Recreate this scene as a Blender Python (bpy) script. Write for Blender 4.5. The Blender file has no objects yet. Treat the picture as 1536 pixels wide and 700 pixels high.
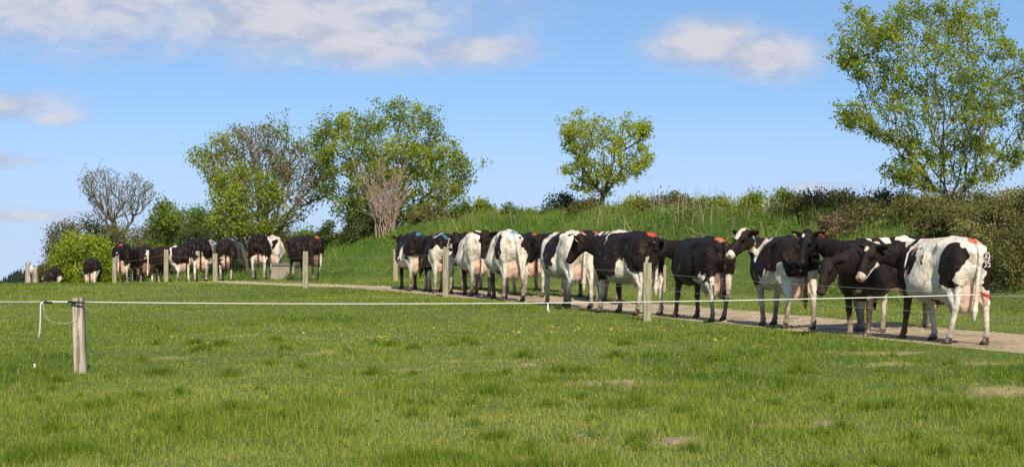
import bpy, math, random
import numpy as np
from mathutils import Vector, Matrix
from mathutils.bvhtree import BVHTree

# ------------------------------------------------------------------ camera, sky, sun, exposure
scene = bpy.context.scene
COL = scene.collection
F = 2500.0            # focal length in pixels of the 1536 px wide photograph
EYE = 1.55
HOR = 344.0
cam_d = bpy.data.cameras.new('camera')
cam_d.sensor_width = 36.0
cam_d.lens = 36.0 * F / 1536.0
cam_d.clip_start = 0.1
cam_d.clip_end = 9000
cam = bpy.data.objects.new('camera', cam_d)
COL.objects.link(cam)
cam.location = (0, 0, EYE)
cam.rotation_euler = (math.radians(90) - math.atan((350 - HOR) / F), 0, 0)
scene.camera = cam

SUN_AZ = math.radians(169)      # from +Y, clockwise: behind the camera, to the right
SUN_EL = math.radians(41)
sd = Vector((math.sin(SUN_AZ) * math.cos(SUN_EL), math.cos(SUN_AZ) * math.cos(SUN_EL), math.sin(SUN_EL)))
sun_d = bpy.data.lights.new('sun', 'SUN')
sun_d.energy = 5.0
sun_d.angle = math.radians(0.5)
sun_d.color = (1.0, 0.915, 0.78)
sun = bpy.data.objects.new('sun', sun_d)
COL.objects.link(sun)
sun.rotation_euler = sd.to_track_quat('Z', 'Y').to_euler()
sun.location = sd * 50

world = bpy.data.worlds.new('World')
scene.world = world
world.use_nodes = True
wn = world.node_tree
wn.nodes.clear()


class NT:
    """small node-tree helper"""
    def __init__(self, tree):
        self.t = tree

    def n(self, kind, **kw):
        nd = self.t.nodes.new(kind)
        for k, v in kw.items():
            setattr(nd, k, v)
        return nd

    def link(self, a, b):
        self.t.links.new(a, b)

    def _set(self, nd, i, v):
        if v is None:
            return
        if isinstance(v, bpy.types.NodeSocket):
            self.link(v, nd.inputs[i])
        else:
            nd.inputs[i].default_value = v

    def math(self, op, a, b=None, c=None, clamp=False):
        nd = self.n('ShaderNodeMath', operation=op, use_clamp=clamp)
        self._set(nd, 0, a); self._set(nd, 1, b); self._set(nd, 2, c)
        return nd.outputs[0]

    def mix(self, f, a, b, mode='MIX'):
        nd = self.n('ShaderNodeMix', data_type='RGBA', blend_type=mode)
        self._set(nd, 0, f); self._set(nd, 6, a); self._set(nd, 7, b)
        return nd.outputs[2]

    def smooth(self, v, lo, hi):
        nd = self.n('ShaderNodeMapRange', interpolation_type='SMOOTHSTEP')
        self._set(nd, 0, v); self._set(nd, 1, lo); self._set(nd, 2, hi)
        return nd.outputs[0]

    def noise(self, vec, scale, detail=4, rough=0.55, dist=0.0):
        nd = self.n('ShaderNodeTexNoise')
        if vec is not None:
            self.link(vec, nd.inputs['Vector'])
        nd.inputs['Scale'].default_value = scale
        nd.inputs['Detail'].default_value = detail
        nd.inputs['Roughness'].default_value = rough
        nd.inputs['Distortion'].default_value = dist
        return nd.outputs[0]

    def comb(self, x, y, z):
        nd = self.n('ShaderNodeCombineXYZ')
        self._set(nd, 0, x); self._set(nd, 1, y); self._set(nd, 2, z)
        return nd.outputs[0]


W = NT(wn)
tc = W.n('ShaderNodeTexCoord')
sep = W.n('ShaderNodeSeparateXYZ')
W.link(tc.outputs['Generated'], sep.inputs[0])
dx, dy, dz = sep.outputs
# Nishita sky; looked up a little higher than the true elevation, the air in the photo being very clear
zup = W.math('ADD', W.math('MULTIPLY', dz, 1.15), 0.17)
lk = W.n('ShaderNodeVectorMath', operation='NORMALIZE')
W.link(W.comb(dx, dy, zup), lk.inputs[0])
sky = W.n('ShaderNodeTexSky', sky_type='NISHITA')
sky.sun_disc = False
sky.sun_elevation = SUN_EL
sky.sun_rotation = SUN_AZ
sky.altitude = 0
sky.air_density = 1.0
sky.dust_density = 0.3
sky.ozone_density = 2.0
W.link(lk.outputs[0], sky.inputs[0])
# clouds by direction: az/el in milliradian-like units
az = W.math('MULTIPLY', W.math('ARCTAN2', dx, dy), F)
el = W.math('MULTIPLY', W.math('ARCSINE', dz), F)
cv = W.comb(W.math('MULTIPLY', az, 0.0042), W.math('MULTIPLY', el, 0.0085), 0.0)
n1 = W.noise(cv, 1.0, 7, 0.55, 0.25)
n2 = W.noise(cv, 3.1, 6, 0.6, 0.3)


def ell(cx, cy, rx, ry, lo=0.0):
    a = W.math('DIVIDE', W.math('SUBTRACT', az, cx), rx)
    b = W.math('DIVIDE', W.math('SUBTRACT', el, cy), ry)
    r = W.math('SQRT', W.math('ADD', W.math('MULTIPLY', a, a), W.math('MULTIPLY', b, b)))
    return W.math('SUBTRACT', 1.0, r)


def PX(px): return px - 768.0
def PY(py): return 344.0 - py


blobs = [(PX(120), PY(10), 450, 95), (PX(430), PY(25), 380, 95), (PX(570), PY(70), 200, 50), (PX(700), PY(76), 150, 34),
         (PX(1060), PY(68), 128, 48), (PX(1150), PY(88), 125, 46),
         (PX(20), PY(165), 130, 26), (PX(105), PY(185), 55, 17), (PX(0), PY(245), 120, 17), (PX(30), PY(325), 150, 12),
         (PX(1230), PY(282), 80, 13), (PX(60), PY(50), 130, 50)]
m = None
for b in blobs[:-1]:
    e = W.math('MINIMUM', ell(*b), 0.72)
    if b[3] < 30:
        e = W.math('MULTIPLY', e, 0.75)
    m = e if m is None else W.math('MAXIMUM', m, e)
# scattered fair-weather cloud over the rest of the sky, above the view
far = W.smooth(el, 420.0, 900.0)
m = W.math('MAXIMUM', m, W.math('SUBTRACT', W.math('MULTIPLY', far, 0.45), 0.35))
dens = W.math('ADD', m, W.math('MULTIPLY', W.math('SUBTRACT', n1, 0.5), 1.45))
dens = W.math('ADD', dens, W.math('MULTIPLY', W.math('SUBTRACT', n2, 0.5), 0.5))
cov = W.math('MULTIPLY', W.smooth(dens, -0.16, 0.84), 0.95)
thick = W.smooth(W.math('ADD', W.math('MULTIPLY', n2, 0.8), W.math('MULTIPLY', dens, 0.18)), 0.34, 0.62)
ccol = W.mix(thick, (0.385, 0.425, 0.555, 1), (0.575, 0.575, 0.625, 1))
# low haze on the horizon
skyc = W.mix(1.0, sky.outputs[0], (0.98, 1.08, 1.13, 1), 'MULTIPLY')
skyl = W.mix(1.0, skyc, (0.124, 0.124, 0.124, 1), 'MULTIPLY')
haz = W.math('MULTIPLY', W.smooth(el, 230.0, -40.0), 0.85)
skyl = W.mix(haz, skyl, (0.46, 0.56, 0.74, 1))
final = W.mix(cov, skyl, ccol)
bg = W.n('ShaderNodeBackground')
# strength 0.1 on radiances given tenfold
f10 = W.mix(1.0, final, (10, 10, 10, 1), 'MULTIPLY')
W.link(f10, bg.inputs[0])
bg.inputs[1].default_value = 0.1
wo = W.n('ShaderNodeOutputWorld')
W.link(bg.outputs[0], wo.inputs[0])

scene.view_settings.view_transform = 'Standard'
scene.view_settings.look = 'None'
scene.view_settings.exposure = 0.25
scene.view_settings.gamma = 1.0
scene.render.engine = 'CYCLES'
scene.render.resolution_x = 1024
scene.render.resolution_y = 466
scene.cycles.max_bounces = 5
scene.cycles.diffuse_bounces = 2
scene.cycles.transparent_max_bounces = 4

RNG = np.random.default_rng(7)


# ------------------------------------------------------------------ helpers
def tag(o, label=None, cat=None, group=None, kind=None):
    if label: o['label'] = label
    if cat: o['category'] = cat
    if group: o['group'] = group
    if kind: o['kind'] = kind
    return o


def empty(name, loc, rz=0.0, s=1.0):
    o = bpy.data.objects.new(name, None)
    COL.objects.link(o)
    o.location = loc
    o.rotation_euler = (0, 0, rz)
    o.scale = (s, s, s)
    o.empty_display_size = 0.1
    return o


def mesh_np(name, verts, faces_list, mat, parent=None, smooth=True, attrs=None, loc=None):
    """faces_list: list of (n,k) integer arrays"""
    me = bpy.data.meshes.new(name)
    verts = np.asarray(verts, np.float32)
    me.vertices.add(len(verts))
    me.vertices.foreach_set('co', verts.ravel())
    fl = [np.asarray(f, np.int32) for f in faces_list if len(f)]
    nl = sum(f.size for f in fl)
    npoly = sum(len(f) for f in fl)
    me.loops.add(nl)
    me.polygons.add(npoly)
    me.loops.foreach_set('vertex_index', np.concatenate([f.ravel() for f in fl]))
    tot = np.concatenate([np.full(len(f), f.shape[1], np.int32) for f in fl])
    st = np.concatenate([[0], np.cumsum(tot)[:-1]]).astype(np.int32)
    me.polygons.foreach_set('loop_start', st)
    try:
        me.polygons.foreach_set('loop_total', tot)
    except Exception:
        pass
    me.polygons.foreach_set('use_smooth', np.full(npoly, smooth))
    me.update(calc_edges=True)
    if attrs:
        for k, v in attrs.items():
            a = me.attributes.new(k, 'FLOAT', 'POINT')
            a.data.foreach_set('value', np.asarray(v, np.float32).ravel())
    if isinstance(mat, (list, tuple)):
        for m_ in mat: me.materials.append(m_)
    elif mat is not None:
        me.materials.append(mat)
    o = bpy.data.objects.new(name, me)
    COL.objects.link(o)
    if parent is not None:
        o.parent = parent
    if loc is not None:
        o.location = loc
    return o


def frusta(A, B, ra, rb, sides=6, cap=False):
    """tapered tubes for many segments at once -> verts, quads"""
    A = np.asarray(A, float); B = np.asarray(B, float)
    n = len(A)
    d = B - A
    L = np.linalg.norm(d, axis=1, keepdims=True) + 1e-9
    d = d / L
    up = np.tile(np.array([0.31, 0.17, 0.93]), (n, 1))
    bad = np.abs((d * up).sum(1)) > 0.95
    up[bad] = (1, 0, 0)
    u = np.cross(d, up); u /= np.linalg.norm(u, axis=1, keepdims=True) + 1e-9
    v = np.cross(d, u)
    ang = np.arange(sides) * 2 * np.pi / sides
    c = np.cos(ang)[None, :, None]; s = np.sin(ang)[None, :, None]
    ring = u[:, None, :] * c + v[:, None, :] * s
    ra = np.broadcast_to(np.asarray(ra, float), (n,))[:, None, None]
    rb = np.broadcast_to(np.asarray(rb, float), (n,))[:, None, None]
    V = np.concatenate([A[:, None, :] + ring * ra, B[:, None, :] + ring * rb], 1).reshape(-1, 3)
    base = (np.arange(n) * 2 * sides)[:, None]
    i = np.arange(sides); j = (i + 1) % sides
    Q = np.stack([base + i, base + sides + i, base + sides + j, base + j], -1).reshape(-1, 4)
    return V, Q


def tube_path(pts, rad, sides=8):
    """one continuous capped tube along a path"""
    P = np.asarray(pts, float)
    n = len(P)
    R = np.broadcast_to(np.asarray(rad, float), (n,))
    T = np.gradient(P, axis=0)
    T /= np.linalg.norm(T, axis=1, keepdims=True) + 1e-9
    u = np.cross(T[0], [0.1, 0.3, 0.95])
    if np.linalg.norm(u) < 0.1: u = np.cross(T[0], [1, 0, 0])
    U = []
    for t in T:
        u = u - t * np.dot(u, t); u /= np.linalg.norm(u) + 1e-9
        U.append(u.copy())
    U = np.array(U); Vv = np.cross(T, U)
    ang = np.arange(sides) * 2 * np.pi / sides
    ring = U[:, None] * np.cos(ang)[None, :, None] + Vv[:, None] * np.sin(ang)[None, :, None]
    V = (P[:, None] + ring * R[:, None, None]).reshape(-1, 3)
    V = np.vstack([V, P[0], P[-1]])
    i = np.arange(sides); j = (i + 1) % sides
    Q = np.concatenate([np.stack([k * sides + i, k * sides + j, (k + 1) * sides + j, (k + 1) * sides + i], 1) for k in range(n - 1)])
    c0 = n * sides; c1 = c0 + 1
    T1 = np.stack([np.full(sides, c0), j, i], 1)
    T2 = np.stack([np.full(sides, c1), (n - 1) * sides + i, (n - 1) * sides + j], 1)
    return V, Q, np.concatenate([T1, T2])


def hash3(ix, iy, iz, seed):
    h = (ix * 374761393 + iy * 668265263 + iz * 2147483647 + seed * 974711) & 0xFFFFFFFF
    h = ((h ^ (h >> 13)) * 1274126177) & 0xFFFFFFFF
    h = (h ^ (h >> 16)) & 0xFFFF
    return h / 65535.0


def vnoise(P, scale, seed=0):
    """value noise, P (n,3) -> (n,) in 0..1"""
    Q = np.asarray(P, float) * scale + 1000.0
    I = np.floor(Q).astype(np.int64)
    f = Q - I
    f = f * f * (3 - 2 * f)
    r = 0
    for a in (0, 1):
        wx = f[:, 0] if a else 1 - f[:, 0]
        for b in (0, 1):
            wy = f[:, 1] if b else 1 - f[:, 1]
            for c in (0, 1):
                wz = f[:, 2] if c else 1 - f[:, 2]
                r = r + wx * wy * wz * hash3(I[:, 0] + a, I[:, 1] + b, I[:, 2] + c, seed)
    return r


def n2d(x, y, scale, seed=0, octv=3):
    P = np.stack([np.ravel(x), np.ravel(y), np.zeros(np.size(x))], 1)
    r = 0; amp = 1; tot = 0
    for k in range(octv):
        r = r + amp * vnoise(P, scale * 2 ** k, seed + 17 * k); tot += amp; amp *= 0.5
    return (r / tot).reshape(np.shape(x))


def new_mat(name):
    m_ = bpy.data.materials.new(name)
    m_.use_nodes = True
    t = m_.node_tree
    t.nodes.clear()
    T = NT(t)
    out = T.n('ShaderNodeOutputMaterial')
    return m_, T, out


def principled(T, out, base, rough=0.7, spec=0.3, bump=None, bump_s=0.3, bump_d=0.01):
    p = T.n('ShaderNodeBsdfPrincipled')
    T._set(p, 0, base if isinstance(base, bpy.types.NodeSocket) else (*base, 1))
    T._set(p, 'Roughness', rough)
    p.inputs['Specular IOR Level'].default_value = spec
    if bump is not None:
        b = T.n('ShaderNodeBump')
        b.inputs['Strength'].default_value = bump_s
        b.inputs['Distance'].default_value = bump_d
        T.link(bump, b.inputs['Height'])
        T.link(b.outputs[0], p.inputs['Normal'])
    T.link(p.outputs[0], out.inputs[0])
    return p


def attr(T, name):
    a = T.n('ShaderNodeAttribute')
    a.attribute_name = name
    return a.outputs['Fac']


def simple_mat(name, col, rough=0.7, spec=0.3, var=0.25, scale=8.0):
    m_, T, out = new_mat(name)
    t = T.n('ShaderNodeTexCoord')
    nz = T.noise(t.outputs['Object'], scale, 5, 0.6)
    c = T.mix(nz, tuple(x * (1 - var) for x in col) + (1,), tuple(min(1, x * (1 + var)) for x in col) + (1,))
    principled(T, out, c, rough, spec, nz, 0.3, 0.01)
    return m_


# ------------------------------------------------------------------ terrain shape
def sstep(a, b, x):
    t = np.clip((x - a) / (b - a), 0, 1)
    return t * t * (3 - 2 * t)


OX, OY = 7.4, 24.0
TDX, TDY = -0.425, 0.905
NX, NY = 0.905, 0.425


def tp(x, y):
    rx = x - OX; ry = y - OY
    return rx * TDX + ry * TDY, rx * NX + ry * NY


def from_tp(t, p):
    return OX + t * TDX + p * NX, OY + t * TDY + p * NY


TR = [(-60, -1.0, 1.25), (-20, -1.0, 1.2), (0, -0.9, 1.1), (5, -0.75, 1.1), (10, -0.55, 1.15), (15, -0.55, 1.05), (20, -0.85, 0.9), (23.5, -1.25, 0.7),
      (26, -2.1, 0.55), (29, -2.9, 0.35)]
TRACK = [(*from_tp(t, p), w) for t, p, w in TR] + [(-9.6, 54, 0.3), (-13, 60, 0.3), (-18, 68, 0.3), (-24, 80, 0.3), (-36, 100, 0.3)]
_tr = []
for i in range(len(TRACK) - 1):        # catmull-rom resample
    p0 = np.array(TRACK[max(i - 1, 0)]); p1 = np.array(TRACK[i]); p2 = np.array(TRACK[i + 1]); p3 = np.array(TRACK[min(i + 2, len(TRACK) - 1)])
    for s in np.linspace(0, 1, 12, endpoint=False):
        _tr.append(0.5 * (2 * p1 + (p2 - p0) * s + (2 * p0 - 5 * p1 + 4 * p2 - p3) * s ** 2 + (-p0 + 3 * p1 - 3 * p2 + p3) * s ** 3))
TRS = np.array(_tr + [np.array(TRACK[-1])])


def track_signed(x, y):
    """distance outside the track edge (negative on the track)"""
    x = np.asarray(x, float); y = np.asarray(y, float)
    shp = x.shape
    xf = x.ravel(); yf = y.ravel()
    best = np.full(xf.shape, 1e9)
    m_ = (yf > 5) & (yf < 110) & (np.abs(xf) < 60)
    if m_.any():
        X = xf[m_]; Y = yf[m_]; bb = np.full(X.shape, 1e9)
        for a, b in zip(TRS[:-1:2], TRS[2::2]):
            d = b[:2] - a[:2]; L = (d * d).sum()
            s = np.clip(((X - a[0]) * d[0] + (Y - a[1]) * d[1]) / L, 0, 1)
            dist = np.hypot(X - a[0] - s * d[0], Y - a[1] - s * d[1]) - (a[2] + s * (b[2] - a[2]))
            bb = np.minimum(bb, dist)
        best[m_] = bb
    return best.reshape(shp)


def bank_foot(t):
    return np.interp(t, [-80, 24, 28, 32, 36, 40, 44, 52, 60], [5.0, 5.0, 4.6, 3.8, 2.6, 1.2, -0.6, -4.6, -8])


def bank_h(x, y):
    t, p = tp(x, y)
    q = p - bank_foot(t)
    H = np.interp(t, [-80, 0, 10, 20, 30, 36, 40, 45, 52, 60, 75], [1.8, 1.8, 1.8, 1.9, 2.0, 1.95, 1.45, 0.7, 0.15, 0.0, 0.0])
    H = H * (0.93 + 0.16 * n2d(x, y, 0.22, 5, 2))
    up = sstep(-0.5, 3.4, q) ** 0.9
    dn = 1 - sstep(6.5, 13, q)
    return H * up * dn


def ground_z(x, y, fine=True):
    x = np.asarray(x, float); y = np.asarray(y, float)
    u = (y - 44) + (-x - 8) * 0.5
    z = np.where(u < 0, 0, np.where(u < 25, -0.0012 * u * u, -0.75 - 0.06 * (u - 25)))
    r = np.hypot(x, y)
    z = np.where(u > 60, np.minimum(z, -2.85 - 0.05 * (u - 60)), z)
    z = z + bank_h(x, y)
    if fine:
        ts = track_signed(x, y)
        fade = sstep(0.0, 2.5, ts) * (1 - sstep(60, 90, r))
        z = z + fade * (0.07 * (n2d(x, y, 0.35, 3, 2) - 0.5) + 0.06 * (n2d(x, y, 1.6, 9, 2) - 0.5))
        z = z - 0.03 * (1 - sstep(-0.6, 0.3, ts))
    return z


def gz(x, y):
    return float(ground_z(np.array([x]), np.array([y]))[0])


def bank_Y(px, q):
    """distance at which the line of sight through px meets the bank q metres up from its foot"""
    ys_ = np.linspace(20, 75, 1200)
    xs_ = (px - 768) * ys_ / F
    t, p = tp(xs_, ys_)
    return float(ys_[np.argmin(np.abs(p - bank_foot(t) - q))])


def at(px, py, Y):
    return ((px - 768) * Y / F, Y, EYE - (py - HOR) * Y / F)


def gnd(px, Y):
    x = (px - 768) * Y / F
    return (x, Y, gz(x, Y))

# ------------------------------------------------------------------ cows
def vec(*a): return np.array(a, float)


def unit(v):
    v = np.asarray(v, float)
    return v / (np.linalg.norm(v) + 1e-9)


class SDF:
    def __init__(self):
        self.prims = []

    def add(self, fn, lo, hi, k, kind='body'):
        self.prims.append((fn, np.asarray(lo, float), np.asarray(hi, float), k, kind))

    def cone(self, a, b, ra, rb, k=0.04, lat=None, sq=1.0, kind='body'):
        a = np.asarray(a, float); b = np.asarray(b, float)
        lat_ = None if lat is None else unit(lat)
        ab = b - a; L2 = (ab * ab).sum() + 1e-9

        def fn(P):
            pa = P - a
            h = np.clip((pa @ ab) / L2, 0, 1)
            q = pa - h[..., None] * ab
            if lat_ is not None:
                c = q @ lat_
                dd = np.sqrt(np.maximum((q * q).sum(-1) + c * c * (sq * sq - 1), 0))
            else:
                dd = np.sqrt((q * q).sum(-1))
            return dd - (ra + (rb - ra) * h)
        r = max(ra, rb) * max(1.0, 1.0 / sq)
        self.add(fn, np.minimum(a, b) - r, np.maximum(a, b) + r, k, kind)

    def ell(self, c, r, k=0.04, ax=None, kind='body'):
        c = np.asarray(c, float); r = np.asarray(r, float)
        M = None if ax is None else np.array([unit(v) for v in ax])   # rows = local axes

        def fn(P):
            q = P - c
            if M is not None:
                q = q @ M.T
            k0 = np.sqrt(((q / r) ** 2).sum(-1))
            k1 = np.sqrt(((q / (r * r)) ** 2).sum(-1)) + 1e-9
            return k0 * (k0 - 1.0) / k1
        R = r if M is None else np.full(3, r.max())
        self.add(fn, c - R, c + R, k, kind)

    def path(self, pts, rads, k=0.03, lat=None, sq=1.0, kind='body'):
        for i in range(len(pts) - 1):
            self.cone(pts[i], pts[i + 1], rads[i], rads[i + 1], k, lat, sq, kind)

    def bounds(self):
        lo = np.min([p[1] for p in self.prims], 0); hi = np.max([p[2] for p in self.prims], 0)
        return lo, hi

    def mesh(self, h):
        lo, hi = self.bounds()
        lo = lo - 3 * h; hi = hi + 3 * h
        lo[2] = min(lo[2], -2 * h)
        n = np.ceil((hi - lo) / h).astype(int) + 1
        BIG = 0.2
        D = np.full(n, BIG, np.float32)
        xs = [lo[i] + h * np.arange(n[i]) for i in range(3)]
        for fn, a, b, k, kind in self.prims:
            m_ = k + 3 * h
            i0 = np.maximum(((a - m_ - lo) / h).astype(int), 0)
            i1 = np.minimum(np.ceil((b + m_ - lo) / h).astype(int) + 1, n)
            if (i1 <= i0).any(): continue
            G = np.stack(np.meshgrid(xs[0][i0[0]:i1[0]], xs[1][i0[1]:i1[1]], xs[2][i0[2]:i1[2]], indexing='ij'), -1)
            d = fn(G).astype(np.float32)
            S = D[i0[0]:i1[0], i0[1]:i1[1], i0[2]:i1[2]]
            hh = np.maximum(k - np.abs(S - d), 0)
            S[...] = np.minimum(np.minimum(S, d) - hh * hh / (4 * k), BIG)
        # flat soles
        zz = xs[2]
        D = np.maximum(D, (0.0 - zz)[None, None, :].astype(np.float32) + 0.0)
        return nets(D, lo, h)

    def kind_dist(self, P, kind):
        d = np.full(len(P), 1.0)
        for fn, a, b, k, kd in self.prims:
            if kd == kind:
                d = np.minimum(d, fn(P))
        return d


def nets(D, lo, h):
    s = D < 0
    nx, ny, nz = D.shape
    c = np.zeros((nx - 1, ny - 1, nz - 1), np.int8)
    for i in (0, 1):
        for j in (0, 1):
            for k in (0, 1):
                c += s[i:nx - 1 + i, j:ny - 1 + j, k:nz - 1 + k]
    act = (c > 0) & (c < 8)
    idx = np.full(c.shape, -1, np.int32)
    I = np.argwhere(act)
    idx[act] = np.arange(len(I))
    acc = np.zeros((len(I), 3)); cnt = np.zeros(len(I))
    corners = [(i, j, k) for i in (0, 1) for j in (0, 1) for k in (0, 1)]
    val = {q: D[I[:, 0] + q[0], I[:, 1] + q[1], I[:, 2] + q[2]] for q in corners}
    for q in corners:
        for ax in range(3):
            if q[ax] == 1: continue
            r = list(q); r[ax] = 1; r = tuple(r)
            a = val[q]; b = val[r]
            m_ = (a < 0) != (b < 0)
            t = np.where(m_, a / np.where(m_, a - b, 1), 0)
            p = np.zeros((len(I), 3)) + np.array(q, float)
            p[:, ax] += t
            acc[m_] += p[m_]; cnt[m_] += 1
    V = lo + h * (I + acc / cnt[:, None])
    F_ = []
    for ax in range(3):
        sl0 = [slice(1, -1)] * 3; sl1 = [slice(1, -1)] * 3
        sl0[ax] = slice(0, -1); sl1[ax] = slice(1, None)
        A = s[tuple(sl0)]; B = s[tuple(sl1)]
        E = np.argwhere(A != B)
        fl = A[tuple(E.T)]
        off = np.array([1, 1, 1]); off[ax] = 0
        E = E + off
        u, v = (ax + 1) % 3, (ax + 2) % 3
        du = np.zeros(3, int); du[u] = 1
        dv = np.zeros(3, int); dv[v] = 1
        q0 = idx[tuple((E - du - dv).T)]; q1 = idx[tuple((E - dv).T)]; q2 = idx[tuple(E.T)]; q3 = idx[tuple((E - du).T)]
        Q = np.stack([q0, q1, q2, q3], 1)
        Q[~fl] = Q[~fl][:, ::-1]
        F_.append(Q)
    Fq = np.concatenate(F_)
    Fq = Fq[(Fq >= 0).all(1)]
    return V, Fq


# trunk stations: x, top, bottom, half width
ST = np.array([
    (-0.93, 1.24, 1.12, 0.03), (-0.90, 1.33, 1.02, 0.10), (-0.84, 1.385, 0.93, 0.155), (-0.74, 1.425, 0.84, 0.215), (-0.58, 1.445, 0.77, 0.262), (-0.42, 1.45, 0.73, 0.292),
    (-0.25, 1.455, 0.68, 0.325), (0.00, 1.425, 0.61, 0.370), (0.22, 1.405, 0.60, 0.378), (0.42, 1.40, 0.625, 0.345), (0.58, 1.415, 0.66, 0.295),
    (0.72, 1.41, 0.70, 0.235), (0.84, 1.34, 0.78, 0.17), (0.92, 1.22, 0.90, 0.09), (0.95, 1.12, 1.0, 0.03)])


def trunk_fn(P):
    x = P[..., 0]; y = P[..., 1]; z = P[..., 2]
    xc = np.clip(x, ST[0, 0], ST[-1, 0])
    # smooth interpolation of the stations
    top = np.interp(xc, ST[:, 0], ST[:, 1]); bot = np.interp(xc, ST[:, 0], ST[:, 2]); w = np.interp(xc, ST[:, 0], ST[:, 3])
    zc = (top + bot) / 2; hh = (top - bot) / 2
    s = (z - zc) / hh
    front = np.clip((x + 0.1) / 0.8, 0, 1)
    ww = w * (1 - (0.10 + 0.28 * front) * np.clip(s, -0.3, 1.0))
    rib = 0.013 * np.sin((x * 0.9 + 0.25 * z) * 62) * np.clip((x + 0.15) * 5, 0, 1) * np.clip((0.62 - x) * 5, 0, 1) * np.clip((1.28 - z) * 5, 0, 1) * np.clip((z - 0.8) * 5, 0, 1)
    hol = 0.060 * np.exp(-((x + 0.12) / 0.10) ** 2 - ((z - 1.24) / 0.09) ** 2) + 0.042 * np.exp(-((x - 0.44) / 0.06) ** 2 - ((z - 1.08) / 0.2) ** 2) + 0.048 * np.exp(-((x + 0.22) / 0.07) ** 2 - ((z - 0.92) / 0.16) ** 2)
    ww = ww * 0.95 + 0.25 * rib - hol
    f = (np.abs(y / ww) ** 2.35 + np.abs(s) ** 2.35) ** (1 / 2.35)
    d = (f - 1) * np.minimum(ww, hh) * 0.9
    ex = np.abs(x - xc)
    return np.where(ex > 0, np.sqrt(np.maximum(d, 0) ** 2 + ex ** 2), d)


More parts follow.
